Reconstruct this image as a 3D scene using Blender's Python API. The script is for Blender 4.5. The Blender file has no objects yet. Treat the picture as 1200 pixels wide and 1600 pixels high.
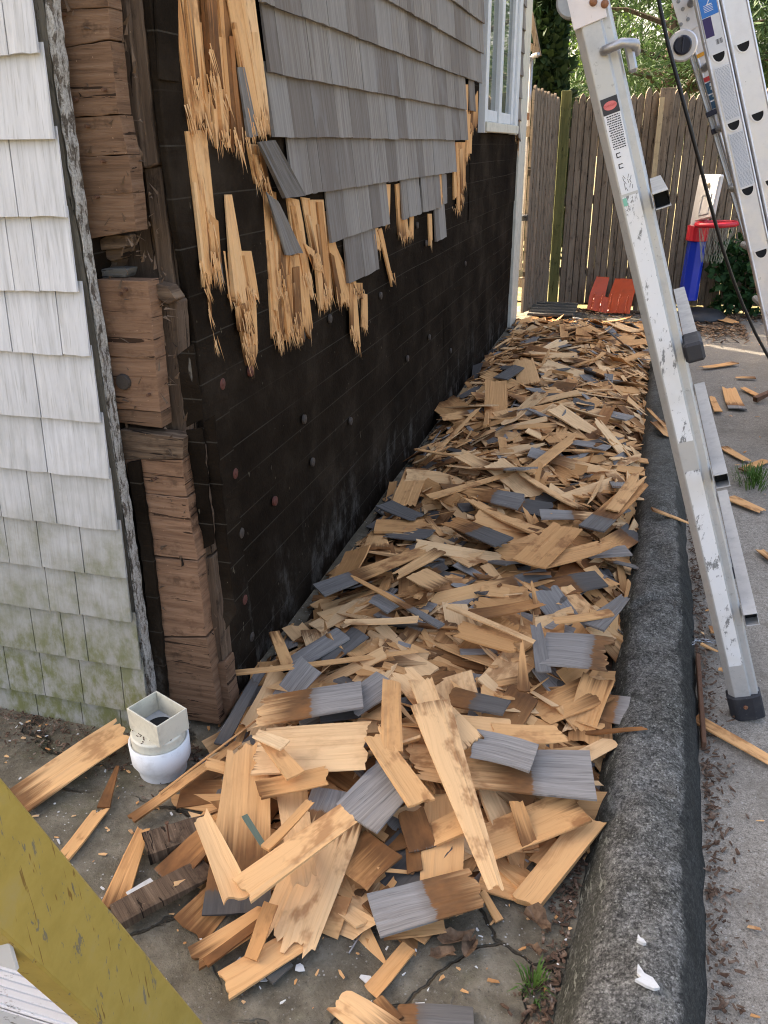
import bpy, bmesh, math, random
from mathutils import Vector, Matrix, noise
R = random.Random(7)
rad = math.radians
scene = bpy.context.scene
COL = scene.collection

# ------------------------------------------------------------------ camera, world, sun, exposure
F_PX, CAM_H = 1270.0, 1.4
def _d(x, y): return Vector((x - 600, -(y - 800), -F_PX)).normalized()
_Y = _d(1005., 224.); _Z = -_d(643., 3630.); _Z = (_Z - _Y * _Z.dot(_Y)).normalized(); _X = _Y.cross(_Z)
ROT = Matrix((_X, _Y, _Z))
CAM = Vector((0, 0, CAM_H))
cd = bpy.data.cameras.new('camera'); cam = bpy.data.objects.new('camera', cd); COL.objects.link(cam)
cd.sensor_fit = 'VERTICAL'; cd.sensor_height = 36.0; cd.lens = F_PX / 1600 * 36
cd.clip_start = 0.05; cd.clip_end = 400
cam.matrix_world = Matrix.Translation(CAM) @ ROT.to_4x4()
scene.camera = cam

SUN_DIR = Vector((-0.84, 0.42, 0.66)).normalized()       # towards the sun
world = bpy.data.worlds.new('World'); scene.world = world; world.use_nodes = True
wn = world.node_tree.nodes; wl = world.node_tree.links
sky = wn.new('ShaderNodeTexSky'); sky.sky_type = 'NISHITA'; sky.sun_disc = False
sky.sun_elevation = math.asin(SUN_DIR.z); sky.sun_rotation = math.atan2(SUN_DIR.x, SUN_DIR.y)
sky.air_density = 0.8; sky.dust_density = 8.0; sky.ozone_density = 0.2
wl.new(sky.outputs[0], wn['Background'].inputs[0]); wn['Background'].inputs[1].default_value = 0.15
sd = bpy.data.lights.new('sun', 'SUN'); so = bpy.data.objects.new('sun', sd); COL.objects.link(so)
sd.energy = 3.0; sd.angle = rad(0.6); sd.color = (1.0, 0.93, 0.82)
so.rotation_euler = SUN_DIR.to_track_quat('Z', 'Y').to_euler()
vs = scene.view_settings
vs.view_transform = 'Standard'; vs.look = 'None'; vs.gamma = 1; vs.use_curve_mapping = False
vs.exposure = 2.58
scene.cycles.use_denoising = True; scene.cycles.denoising_input_passes = 'RGB_ALBEDO_NORMAL'; scene.cycles.denoising_prefilter = 'ACCURATE'
scene.cycles.pixel_filter_type = 'BLACKMAN_HARRIS'; scene.cycles.filter_width = 1.1
vs.use_white_balance = True; vs.white_balance_temperature = 7150; vs.white_balance_tint = 10

# ------------------------------------------------------------------ measuring helpers
def ray(x, y): return ROT @ Vector(((x - 600) / F_PX, -(y - 800) / F_PX, -1))
def onz(x, y, z=0.0): d = ray(x, y); return CAM + d * ((z - CAM.z) / d.z)
def onx(x, y, X): d = ray(x, y); return CAM + d * ((X - CAM.x) / d.x)
def ony(x, y, Y): d = ray(x, y); return CAM + d * ((Y - CAM.y) / d.y)
def proj(p):
    v = ROT.transposed() @ (Vector(p) - CAM); return 600 - F_PX * v.x / v.z, 800 + F_PX * v.y / v.z
def wall_y(px, z, X=-0.93):
    a, b = 0.5, 20.0
    for _ in range(50):
        m = (a + b) / 2
        if proj((X, m, z))[0] < px: a = m
        else: b = m
    return (a + b) / 2
def lerp(a, b, t): return a + (b - a) * t
def pw(pts, x):
    if x <= pts[0][0]: return pts[0][1]
    for (x0, y0), (x1, y1) in zip(pts, pts[1:]):
        if x <= x1: return lerp(y0, y1, (x - x0) / (x1 - x0))
    return pts[-1][1]

# ------------------------------------------------------------------ object helpers
def link(o, parent=None):
    COL.objects.link(o)
    if parent: o.parent = parent
    return o
def thing(o, label, cat, group=None):
    o['label'] = label; o['category'] = cat
    if group: o['group'] = group
    return o
def empty(name, loc=(0, 0, 0), parent=None):
    o = bpy.data.objects.new(name, None); o.location = loc; o.empty_display_size = 0.1
    return link(o, parent)
def kind(o, k): o['kind'] = k; return o
class MB:
    """mesh builder in parent space, box-projected or given UVs in metres"""
    def __init__(s): s.v = []; s.f = []; s.uv = []; s.mi = []; s.c = []
    def add(s, verts, faces, uvs=None, mi=0, c=None):
        b = len(s.v); s.v += [tuple(p) for p in verts]
        for f in faces:
            s.f.append([b + i for i in f]); s.mi.append(mi)
            if uvs is None:
                p = [Vector(verts[i]) for i in f]; n = (p[1] - p[0]).cross(p[-1] - p[0])
                ax = max(range(3), key=lambda k: abs(n[k]))
                s.uv.append([(q.y, q.z) if ax == 0 else (q.x, q.z) if ax == 1 else (q.x, q.y) for q in p])
            else: s.uv.append([tuple(uvs[i]) for i in f])
            s.c.append(c)
    def box(s, c, size, rot=None, mi=0):
        h = Vector(size) / 2; c = Vector(c)
        vs_ = [Vector((x * h.x, y * h.y, z * h.z)) for x in (-1, 1) for y in (-1, 1) for z in (-1, 1)]
        if rot is not None: vs_ = [rot @ v for v in vs_]
        s.add([v + c for v in vs_], [(0, 1, 3, 2), (4, 6, 7, 5), (0, 4, 5, 1), (2, 3, 7, 6), (0, 2, 6, 4), (1, 5, 7, 3)], mi=mi)
    def prism(s, poly, ext, mi=0):
        n = len(poly); e = Vector(ext); a = [Vector(p) for p in poly]; b = [p + e for p in a]
        nrm = Vector((0, 0, 0))
        for i in range(n): nrm += a[i].cross(a[(i + 1) % n])
        if nrm.dot(e) > 0: a, b = a[::-1], b[::-1]
        s.add(a + b, [list(range(n)), list(range(2 * n - 1, n - 1, -1))] + [(i, i + n, (i + 1) % n + n, (i + 1) % n) for i in range(n)], mi=mi)
    def tube(s, pts, r, seg=8, mi=0, cap=True, r2=None):
        pts = [Vector(p) for p in pts]; rings = []; n = len(pts)
        prev = None
        for i, p in enumerate(pts):
            t = (pts[min(i + 1, n - 1)] - pts[max(i - 1, 0)]).normalized()
            if prev is None: u = t.orthogonal().normalized()
            else: u = (prev - t * prev.dot(t)).normalized()
            prev = u; w = t.cross(u); rr = r if r2 is None else lerp(r, r2, i / max(1, n - 1))
            rings.append([p + (u * math.cos(2 * math.pi * k / seg) + w * math.sin(2 * math.pi * k / seg)) * rr for k in range(seg)])
        vs_ = [q for g in rings for q in g]; fs = []
        for i in range(n - 1):
            for k in range(seg):
                a = i * seg + k; b = i * seg + (k + 1) % seg
                fs.append((a, b, b + seg, a + seg))
        if cap: fs += [list(range(seg))[::-1], [(n - 1) * seg + k for k in range(seg)]]
        s.add(vs_, fs, mi=mi)
    def lathe(s, prof, c=(0, 0, 0), seg=28, mi=0, rot=None):
        c = Vector(c); vs_ = []; fs = []
        for r, z in prof:
            for k in range(seg):
                v = Vector((r * math.cos(2 * math.pi * k / seg), r * math.sin(2 * math.pi * k / seg), z))
                if rot is not None: v = rot @ v
                vs_.append(v + c)
        for i in range(len(prof) - 1):
            for k in range(seg):
                a = i * seg + k; b = i * seg + (k + 1) % seg
                fs.append((a, b, b + seg, a + seg))
        s.add(vs_, fs, mi=mi)
    def build(s, name, mats, parent=None, bevel=0, smooth=False, loc=None, attr=False):
        me = bpy.data.meshes.new(name); me.from_pydata(s.v, [], s.f)
        uvl = me.uv_layers.new(name='UVMap'); k = 0
        flat = [c for fu in s.uv for q in fu for c in q]; uvl.data.foreach_set('uv', flat)
        me.polygons.foreach_set('material_index', s.mi)
        if attr:
            a = me.color_attributes.new('piece', 'FLOAT_COLOR', 'CORNER'); fl = []
            for fu, c in zip(s.uv, s.c): fl += list(c) * len(fu)
            a.data.foreach_set('color', fl)
        for m in (mats if isinstance(mats, (list, tuple)) else [mats]): me.materials.append(m)
        if bevel:
            bm = bmesh.new(); bm.from_mesh(me); bmesh.ops.remove_doubles(bm, verts=bm.verts, dist=1e-5)
            bmesh.ops.bevel(bm, geom=[e for e in bm.edges if e.is_manifold and e.calc_face_angle(0) > 0.5], offset=bevel, segments=1, affect='EDGES', profile=0.5)
            bm.to_mesh(me); bm.free()
        if smooth: me.shade_smooth() if smooth is True else me.shade_auto_smooth_dummy()
        o = bpy.data.objects.new(name, me)
        if loc: o.location = loc
        return link(o, parent)

# ------------------------------------------------------------------ material helpers
class NT:
    def __init__(s, name, rough=0.8, metal=0.0, spec=0.3):
        s.m = bpy.data.materials.new(name); s.m.use_nodes = True; s.t = s.m.node_tree
        s.b = s.t.nodes['Principled BSDF']; s.b.inputs['Roughness'].default_value = rough
        s.b.inputs['Metallic'].default_value = metal; s.b.inputs['Specular IOR Level'].default_value = spec
    def n(s, typ, **kw):
        o = s.t.nodes.new('ShaderNode' + typ)
        for k, v in kw.items(): setattr(o, k, v)
        return o
    def set(s, sock, v):
        if hasattr(v, 'is_output') or hasattr(v, 'links') and not isinstance(v, (int, float)): s.t.links.new(v, sock)
        else: sock.default_value = v
    def math(s, op, a, b=0.0, c=None, clamp=False):
        o = s.n('Math', operation=op, use_clamp=clamp); s.set(o.inputs[0], a); s.set(o.inputs[1], b)
        if c is not None: s.set(o.inputs[2], c)
        return o.outputs[0]
    def vmul(s, a, v):
        o = s.n('VectorMath', operation='MULTIPLY'); s.set(o.inputs[0], a); o.inputs[1].default_value = v; return o.outputs[0]
    def vadd(s, a, b):
        o = s.n('VectorMath', operation='ADD'); s.set(o.inputs[0], a); s.set(o.inputs[1], b); return o.outputs[0]
    def noise(s, vec, scale=1.0, detail=4, rough=0.55, dist=0.0):
        o = s.n('TexNoise'); s.set(o.inputs['Vector'], vec); o.inputs['Scale'].default_value = scale
        o.inputs['Detail'].default_value = detail; o.inputs['Roughness'].default_value = rough; o.inputs['Distortion'].default_value = dist
        return o.outputs['Fac']
    def vor(s, vec, scale, feature='F1', out='Distance'):
        o = s.n('TexVoronoi', feature=feature); s.set(o.inputs['Vector'], vec); o.inputs['Scale'].default_value = scale; return o.outputs[out]
    def rng(s, v, a, b, c=0.0, d=1.0):
        o = s.n('MapRange'); o.interpolation_type = 'SMOOTHSTEP'; s.set(o.inputs[0], v)
        for i, x in zip((1, 2, 3, 4), (a, b, c, d)): s.set(o.inputs[i], x)
        return o.outputs[0]
    def mix(s, f, a, b, typ='MIX'):
        o = s.n('Mix', data_type='RGBA', blend_type=typ); s.set(o.inputs[0], f)
        for i, x in ((6, a), (7, b)):
            if isinstance(x, tuple): o.inputs[i].default_value = (*x[:3], 1)
            else: s.t.links.new(x, o.inputs[i])
        return o.outputs[2]
    def ramp(s, v, stops):
        o = s.n('ValToRGB'); s.set(o.inputs[0], v); e = o.color_ramp.elements
        while len(e) < len(stops): e.new(0.5)
        for q, (p, c) in zip(e, stops): q.position = p; q.color = (*c, 1)
        return o.outputs[0]
    def uv(s): return s.n('UVMap').outputs[0]
    def obj(s): return s.n('TexCoord').outputs['Object']
    def pos(s): return s.n('NewGeometry').outputs['Position']
    def rnd(s): return s.n('ObjectInfo').outputs['Random']
    def sep(s, v): o = s.n('SeparateXYZ'); s.set(o.inputs[0], v); return o.outputs
    def comb(s, x, y, z=0.0):
        o = s.n('CombineXYZ')
        for i, q in enumerate((x, y, z)): s.set(o.inputs[i], q)
        return o.outputs[0]
    def bump(s, h, strength=0.3, dist=0.002):
        o = s.n('Bump'); o.inputs['Strength'].default_value = strength; o.inputs['Distance'].default_value = dist
        s.set(o.inputs['Height'], h); s.t.links.new(o.outputs[0], s.b.inputs['Normal'])
    def col(s, c):
        if isinstance(c, tuple): s.b.inputs['Base Color'].default_value = (*c, 1)
        else: s.t.links.new(c, s.b.inputs['Base Color'])
        return s
    def rough(s, v): s.set(s.b.inputs['Roughness'], v)

def mat_cedar(name, per_object=True):
    t = NT(name, 0.75, spec=0.2); uv = t.sep(t.uv())
    if per_object:
        at = [t.n('Attribute', attribute_type='OBJECT', attribute_name=k).outputs['Fac'] for k in ('weathered', 'stain', 'tone')]
        rnd = t.rnd()
    else:
        a = t.n('Attribute', attribute_type='GEOMETRY', attribute_name='piece'); q = t.n('SeparateColor'); t.t.links.new(a.outputs['Color'], q.inputs[0])
        at = [q.outputs[0], q.outputs[1], q.outputs[2]]; rnd = t.math('MULTIPLY', at[2], 3.7)
    w, st, tone = at
    off = t.math('MULTIPLY', rnd, 37.0)
    u, v = uv[0], uv[1]
    wav = t.math('MULTIPLY_ADD', t.noise(t.comb(t.math('MULTIPLY', u, 9), t.math('MULTIPLY', v, 5), off), 1, 2, 0.5), 0.03, -0.015)
    uw = t.math('ADD', u, wav)
    g1 = t.noise(t.comb(t.math('MULTIPLY', uw, 150), t.math('MULTIPLY', v, 3.5), off), 1, 5, 0.72, 0.5)
    g2 = t.noise(t.comb(t.math('MULTIPLY', uw, 330), t.math('MULTIPLY', v, 9), off), 1, 3, 0.75)
    blot = t.noise(t.comb(t.math('MULTIPLY', u, 16), t.math('MULTIPLY', v, 9), off), 1, 4, 0.65)
    base = t.ramp(tone, [(0.0, (0.34, 0.15, 0.055)), (0.3, (0.54, 0.265, 0.098)), (0.65, (0.70, 0.395, 0.172)), (1.0, (0.80, 0.54, 0.295))])
    base = t.mix(t.rng(g1, 0.46, 0.72, 0, 0.38), base, t.mix(1.0, base, (0.62, 0.47, 0.34), 'MULTIPLY'))
    base = t.mix(t.rng(g1, 0.48, 0.30, 0, 0.35), base, t.mix(1.0, base, (1.12, 1.13, 1.15), 'MULTIPLY'))
    base = t.mix(t.math('MULTIPLY', t.rng(blot, 0.50, 0.66, 0, 0.85), t.rng(t.math('FRACT', t.math('MULTIPLY', rnd, 17.3)), 0.35, 0.8, 0.25, 1.0)), base, (0.30, 0.13, 0.05))
    base = t.mix(t.rng(g2, 0.62, 0.74, 0, 0.4), base, (0.26, 0.125, 0.055))
    # brown water stain fading away from the weathered end, in streaks along the grain
    fing = t.math('MULTIPLY_ADD', t.noise(t.comb(t.math('MULTIPLY', u, 95), t.math('MULTIPLY', v, 2.5), off), 1, 3, 0.6), 0.16, -0.08)
    d = t.math('ADD', t.math('SUBTRACT', v, w), fing)
    k = t.math('SUBTRACT', 1.0, t.math('DIVIDE', d, t.math('MAXIMUM', st, 0.001)), clamp=True)
    hasst = t.math('GREATER_THAN', st, 0.002)
    k = t.math('MULTIPLY', k, hasst)
    stc = t.ramp(blot, [(0.3, (0.055, 0.025, 0.012)), (0.6, (0.20, 0.085, 0.03)), (0.8, (0.33, 0.15, 0.055))])
    base = t.mix(t.rng(k, 0.1, 0.75, 0, 0.92), base, stc)
    # silver weathered part
    gr = t.ramp(g1, [(0.25, (0.165, 0.148, 0.132)), (0.5, (0.27, 0.246, 0.222)), (0.75, (0.39, 0.36, 0.33))])
    gdk = t.math('MULTIPLY', t.math('POWER', t.math('FRACT', t.math('MULTIPLY', rnd, 7.7)), 0.6), t.math('LESS_THAN', tone, 0.74))
    gr = t.mix(t.math('MULTIPLY', gdk, 0.88), gr, (0.055, 0.050, 0.046))
    gr = t.mix(t.rng(g2, 0.55, 0.72, 0, 0.6), gr, (0.075, 0.07, 0.065))
    wv = t.math('SUBTRACT', t.math('ADD', w, t.math('MULTIPLY_ADD', t.math('ADD', g2, t.noise(t.comb(t.math('MULTIPLY', u, 55), t.math('MULTIPLY', v, 12), off), 1, 4, 0.7)), 0.026, -0.026)), v)
    gr = t.mix(t.rng(wv, 0.03, 0.0, 0, 0.45), gr, (0.12, 0.085, 0.06))
    base = t.mix(t.rng(wv, -0.002, 0.004), base, gr)
    t.col(base); t.bump(t.math('ADD', g1, t.math('MULTIPLY', g2, 0.8)), 0.22, 0.0012)
    return t.m
M = {}
M['cedar'] = mat_cedar('cedar_wood'); M['cedar_mass'] = mat_cedar('cedar_wood_mass', False)

def mat_shingle_side():
    t = NT('weathered_grey_shingle', 0.85, spec=0.15); uv = t.sep(t.uv()); r = t.rnd(); off = t.math('MULTIPLY', r, 53.0)
    g = t.noise(t.comb(t.math('MULTIPLY', uv[0], 95), t.math('MULTIPLY', uv[1], 3), off), 1, 5, 0.62, 0.3)
    g2 = t.noise(t.comb(t.math('MULTIPLY', uv[0], 300), t.math('MULTIPLY', uv[1], 9), off), 1, 3, 0.7)
    b = t.noise(t.comb(t.math('MULTIPLY', uv[0], 12), t.math('MULTIPLY', uv[1], 6), off), 1, 3)
    c = t.ramp(g, [(0.22, (0.14, 0.119, 0.099)), (0.5, (0.25, 0.225, 0.197)), (0.75, (0.37, 0.34, 0.305))])
    c = t.mix(t.rng(r, 0.35, 1.0, 0, 0.6), c, (0.115, 0.094, 0.08)); c = t.mix(t.rng(r, 0.3, 0.0, 0, 0.4), c, (0.26, 0.25, 0.235))
    c = t.mix(t.rng(b, 0.5, 0.75, 0, 0.5), c, (0.26, 0.25, 0.24))
    c = t.mix(t.rng(g2, 0.58, 0.74, 0, 0.45), c, (0.07, 0.058, 0.05))
    t.col(c); t.bump(t.math('ADD', g, g2), 0.22, 0.0014); return t.m
M['shingle'] = mat_shingle_side()
def mat_shingle_front():
    t = NT('whitewashed_shingle', 0.8, spec=0.2); uv = t.sep(t.uv()); r = t.rnd(); off = t.math('MULTIPLY', r, 53.0); p = t.pos(); z = t.sep(p)[2]
    g = t.noise(t.comb(t.math('MULTIPLY', uv[0], 60), t.math('MULTIPLY', uv[1], 4), off), 1, 5, 0.6, 0.8)
    g2 = t.noise(t.comb(t.math('MULTIPLY', uv[0], 260), t.math('MULTIPLY', uv[1], 12), off), 1, 2, 0.6)
    c = t.ramp(g, [(0.25, (0.37, 0.367, 0.355)), (0.48, (0.55, 0.547, 0.548)), (0.75, (0.67, 0.668, 0.672))])
    c = t.mix(t.rng(g2, 0.56, 0.72, 0, 0.6), c, (0.34, 0.33, 0.31))
    c = t.mix(t.math('MULTIPLY', r, 0.25), c, (0.42, 0.41, 0.385))
    # dirt and green algae creeping up from the ground
    al = t.noise(t.vmul(p, (7, 7, 9)), 1, 5, 0.65)
    low = t.rng(t.math('ADD', z, t.math('MULTIPLY_ADD', al, 0.7, -0.35)), 1.05, 0.2)
    c = t.mix(t.math('MULTIPLY', low, 0.8), c, (0.25, 0.24, 0.195))
    a2 = t.noise(t.vmul(p, (22, 22, 14)), 1, 5, 0.7)
    gf = t.math('MULTIPLY', t.rng(t.math('ADD', z, t.math('MULTIPLY_ADD', al, 1.1, -0.55)), 0.68, 0.05), t.rng(a2, 0.34, 0.64))
    c = t.mix(t.math('MULTIPLY', gf, 0.9), c, (0.135, 0.14, 0.042))
    t.col(c); t.bump(t.math('ADD', g, g2), 0.35, 0.002); return t.m
M['shingle_white'] = mat_shingle_front()
def mat_felt():
    t = NT('black_tar_felt', 1.0, spec=0.04); p = t.pos(); s = t.sep(p)
    n1 = t.noise(t.vmul(p, (3, 3, 3)), 1, 6, 0.65); n2 = t.noise(p, 90, 3, 0.7)
    c = t.ramp(n1, [(0.3, (0.0075, 0.0052, 0.0034)), (0.52, (0.018, 0.0128, 0.0086)), (0.8, (0.045, 0.034, 0.024))])
    c = t.mix(t.rng(n2, 0.6, 0.8, 0, 0.4), c, (0.02, 0.017, 0.014))
    # printed pale guide lines along the roll
    fr = t.math('FRACT', t.math('DIVIDE', t.math('ADD', s[2], t.math('MULTIPLY', t.noise(t.vmul(p, (0, 0.6, 0)), 1, 1), 0.03)), 0.1016))
    ln = t.math('LESS_THAN', fr, 0.03)
    brk = t.rng(t.noise(t.vmul(p, (2, 1.6, 8)), 1, 3, 0.6), 0.34, 0.56, 0.12, 0.85)
    c = t.mix(t.math('MULTIPLY', ln, brk), c, (0.05, 0.043, 0.034))
    # pale mineral crust and drips low on the wall
    cr = t.math('MULTIPLY', t.rng(s[2], 0.42, 0.05), t.rng(t.noise(t.vmul(p, (9, 9, 5)), 1, 6, 0.75), 0.5, 0.72))
    c = t.mix(t.math('MULTIPLY', cr, 0.55), c, (0.15, 0.135, 0.115))
    dr = t.math('MULTIPLY', t.math('GREATER_THAN', t.noise(t.vmul(p, (26, 26, 1.5)), 1, 3, 0.7), 0.73), t.rng(t.noise(t.vmul(p, (40, 40, 20)), 1, 3), 0.5, 0.6))
    c = t.mix(t.math('MULTIPLY', dr, 0.5), c, (0.20, 0.18, 0.15))
    sc = t.math('GREATER_THAN', t.noise(t.vmul(p, (60, 60, 25)), 1, 2, 0.7), 0.74)
    c = t.mix(t.math('MULTIPLY', sc, 0.5), c, (0.20, 0.17, 0.12))
    wr = t.noise(t.vmul(p, (6, 2.2, 9)), 1, 4, 0.6, 1.2)
    t.col(c); t.bump(t.math('ADD', t.math('MULTIPLY', wr, 2.0), t.math('ADD', n1, t.math('MULTIPLY', n2, 0.4))), 0.7, 0.008); return t.m
M['felt'] = mat_felt()
def mat_oldwood(name, a, b, c2, axis='u', scale=1.0):
    t = NT(name, 0.85, spec=0.15); uv = t.sep(t.uv()); r = t.rnd(); off = t.math('MULTIPLY', r, 31.0)
    U, V = (uv[0], uv[1]) if axis == 'u' else (uv[1], uv[0])
    g = t.noise(t.comb(t.math('MULTIPLY', U, 5 * scale), t.math('MULTIPLY', V, 85 * scale), off), 1, 5, 0.65, 0.7)
    g2 = t.noise(t.comb(t.math('MULTIPLY', U, 18), t.math('MULTIPLY', V, 420), off), 1, 2, 0.6)
    bl = t.noise(t.comb(t.math('MULTIPLY', U, 14), t.math('MULTIPLY', V, 20), off), 1, 4, 0.7)
    c = t.ramp(g, [(0.25, a), (0.5, b), (0.8, c2)])
    c = t.mix(t.rng(bl, 0.52, 0.72, 0, 0.75), c, tuple(x * 0.4 for x in a))
    c = t.mix(t.math('MULTIPLY', r, 0.5), c, tuple(x * 0.75 for x in b))
    crk = t.math('LESS_THAN', t.noise(t.comb(t.math('MULTIPLY', U, 3.5), t.math('MULTIPLY', V, 46), off), 1, 4, 0.7, 1.0), 0.375)
    c = t.mix(t.math('MULTIPLY', crk, 0.85), c, tuple(x * 0.18 for x in a))
    sp = t.math('GREATER_THAN', t.noise(t.comb(t.math('MULTIPLY', U, 150), t.math('MULTIPLY', V, 150), off), 1, 2, 0.7), 0.73)
    c = t.mix(t.math('MULTIPLY', sp, 0.4), c, tuple(min(1, x * 2.2) for x in c2))
    t.col(c); t.bump(t.math('SUBTRACT', t.math('ADD', g, t.math('MULTIPLY', g2, 0.5)), t.math('MULTIPLY', crk, 0.6)), 0.7, 0.004); return t.m
M['sheath'] = mat_oldwood('old_sheathing_wood', (0.08, 0.043, 0.025), (0.18, 0.104, 0.062), (0.28, 0.178, 0.115))
M['sheath_red'] = mat_oldwood('old_reddish_wood', (0.12, 0.062, 0.036), (0.25, 0.142, 0.085), (0.36, 0.222, 0.14))
M['sheath_v'] = mat_oldwood('old_stud_wood', (0.05, 0.032, 0.021), (0.11, 0.074, 0.05), (0.19, 0.13, 0.088), 'v')
M['sheath_orange'] = mat_oldwood('damp_orange_wood', (0.11, 0.05, 0.02), (0.23, 0.11, 0.05), (0.33, 0.19, 0.10), 'v')
M['rotten'] = mat_oldwood('rotten_wood', (0.035, 0.022, 0.014), (0.13, 0.085, 0.055), (0.27, 0.19, 0.125))
M['fence'] = mat_oldwood('weathered_fence_wood', (0.10, 0.075, 0.052), (0.20, 0.155, 0.113), (0.30, 0.243, 0.182), 'v', 0.6)
M['fence_moss'] = mat_oldwood('mossy_post_wood', (0.075, 0.075, 0.03), (0.125, 0.125, 0.048), (0.19, 0.185, 0.085), 'v', 0.6)
M['newwood'] = mat_oldwood('new_pine', (0.42, 0.31, 0.17), (0.52, 0.40, 0.24), (0.60, 0.48, 0.31), 'v', 0.5)
M['greywood'] = mat_oldwood('grey_deck_wood', (0.06, 0.055, 0.048), (0.115, 0.105, 0.09), (0.18, 0.165, 0.145))
def mat_flaky():
    t = NT('flaking_paint', 0.8); p = t.pos()
    n = t.noise(t.vmul(p, (75, 75, 24)), 1, 6, 0.75, 0.5); n2 = t.noise(p, 200, 3, 0.7)
    c = t.ramp(n2, [(0.3, (0.045, 0.035, 0.027)), (0.7, (0.17, 0.14, 0.11))])
    c = t.mix(t.rng(n, 0.43, 0.51), c, t.ramp(n2, [(0.3, (0.26, 0.24, 0.205)), (0.7, (0.58, 0.555, 0.51))]))
    t.col(c); t.bump(n, 0.8, 0.006); return t.m
M['flaky'] = mat_flaky()
def mat_paint(name, c1, rough=0.5, dirt=0.25, dc=(0.22, 0.2, 0.16), metal=0.0, sc=14, spec=0.4):
    t = NT(name, rough, metal, spec); p = t.obj()
    n = t.noise(p, sc, 6, 0.68); n2 = t.noise(p, sc * 9, 3, 0.7)
    c = t.mix(t.rng(n, 0.45, 0.75, 0, dirt), c1, dc)
    c = t.mix(t.rng(n2, 0.62, 0.75, 0, dirt * 1.2), c, dc)
    t.col(c); t.rough(t.rng(n, 0.3, 0.7, rough * 0.8, min(1, rough * 1.25))); t.bump(n2, 0.08, 0.001); return t.m
M['white_trim'] = mat_paint('white_trim_paint', (0.66, 0.68, 0.69), 0.5, 0.2)
M['cream_trim'] = mat_paint('cream_trim_paint', (0.60, 0.57, 0.48), 0.6, 0.35)
M['pvc_white'] = mat_paint('white_pvc', (0.74, 0.74, 0.73), 0.4, 0.28, (0.2, 0.18, 0.14), sc=22)
M['pvc_cream'] = mat_paint('cream_pvc', (0.64, 0.60, 0.48), 0.4, 0.3, (0.12, 0.1, 0.07), sc=25)
M['pvc_in'] = mat_paint('grey_pvc_inside', (0.42, 0.43, 0.44), 0.6, 0.5, (0.15, 0.14, 0.12))
M['yellow'] = None
def mat_alu(name, c=(0.66, 0.66, 0.66), rough=0.42, scratch=0.5, metal=0.35):
    t = NT(name, rough, metal, 0.5); p = t.obj(); uv = t.uv()
    n = t.noise(p, 18, 6, 0.7); n2 = t.noise(t.vmul(p, (60, 60, 60)), 1, 4, 0.75); n3 = t.noise(t.vmul(p, (180, 180, 12)), 1, 3, 0.6)
    cc = t.mix(t.rng(n, 0.45, 0.7, 0, scratch * 0.6), c, tuple(x * 0.62 for x in c))
    cc = t.mix(t.rng(n2, 0.6, 0.72, 0, scratch), cc, tuple(x * 0.42 for x in c))
    t.col(cc); t.rough(t.rng(t.math('ADD', n, t.math('MULTIPLY', n3, 0.4)), 0.4, 0.95, rough * 0.75, rough * 1.4)); t.bump(n2, 0.12, 0.0015); return t.m
M['alu'] = mat_alu('worn_aluminium', (0.47, 0.465, 0.45)); M['alu_new'] = mat_alu('new_aluminium', (0.70, 0.68, 0.68), 0.34, 0.22, 0.5)
M['alu_dark'] = mat_alu('grey_aluminium', (0.30, 0.31, 0.32), 0.5, 0.5)
M['steel'] = mat_alu('galvanised_steel', (0.40, 0.40, 0.41), 0.42, 0.6, 0.9)
M['hinge_pink'] = mat_paint('pale_painted_hinge', (0.66, 0.60, 0.58), 0.4, 0.2)
def mat_sticker():
    t = NT('worn_white_sticker', 0.6, spec=0.3); p = t.obj()
    n = t.noise(t.vmul(p, (55, 55, 22)), 1, 6, 0.72); n2 = t.noise(p, 130, 3, 0.7); n3 = t.noise(p, 9, 3)
    c = t.mix(t.rng(n3, 0.4, 0.75, 0, 0.4), (0.70, 0.70, 0.70), (0.52, 0.49, 0.42))
    c = t.mix(t.rng(n, 0.56, 0.62), c, (0.22, 0.22, 0.215)); c = t.mix(t.rng(n2, 0.66, 0.74, 0, 0.6), c, (0.18, 0.18, 0.18))
    t.col(c); return t.m
M['sticker'] = mat_sticker()
M['label_white'] = mat_paint('label_white', (0.68, 0.68, 0.69), 0.5, 0.12)
M['label_grey'] = mat_paint('label_grey_print', (0.36, 0.38, 0.42), 0.5, 0.3)
def flat(name, c, rough=0.5, metal=0.0, spec=0.4): return NT(name, rough, metal, spec).col(c).m
M['ink'] = flat('dark_ink', (0.03, 0.03, 0.035)); M['pink'] = flat('faded_pink_ink', (0.62, 0.16, 0.15)); M['pinkdark'] = flat('pink_print', (0.42, 0.07, 0.07))
M['blue_label'] = flat('blue_label', (0.03, 0.18, 0.52)); M['purple_label'] = flat('purple_label', (0.035, 0.02, 0.10)); M['teal_label'] = flat('teal_label', (0.015, 0.06, 0.11))
M['orange_label'] = flat('orange_label', (0.70, 0.32, 0.03)); M['red_label'] = flat('red_label', (0.45, 0.03, 0.03)); M['yellow_label'] = flat('yellow_label', (0.62, 0.55, 0.08))
M['mint'] = flat('mint_sticker', (0.20, 0.48, 0.36))
M['rubber'] = mat_paint('black_rubber', (0.022, 0.022, 0.026), 0.6, 0.35, (0.12, 0.11, 0.10))
M['black_plastic'] = mat_paint('black_plastic', (0.02, 0.02, 0.022), 0.45, 0.3, (0.09, 0.085, 0.07))
M['navy_plastic'] = mat_paint('navy_plastic', (0.012, 0.016, 0.035), 0.35, 0.1)
M['hole_shade'] = flat('painted_hole_shade', (0.012, 0.012, 0.013), 0.9)  # near-black colour that paints the shade inside openings
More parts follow.
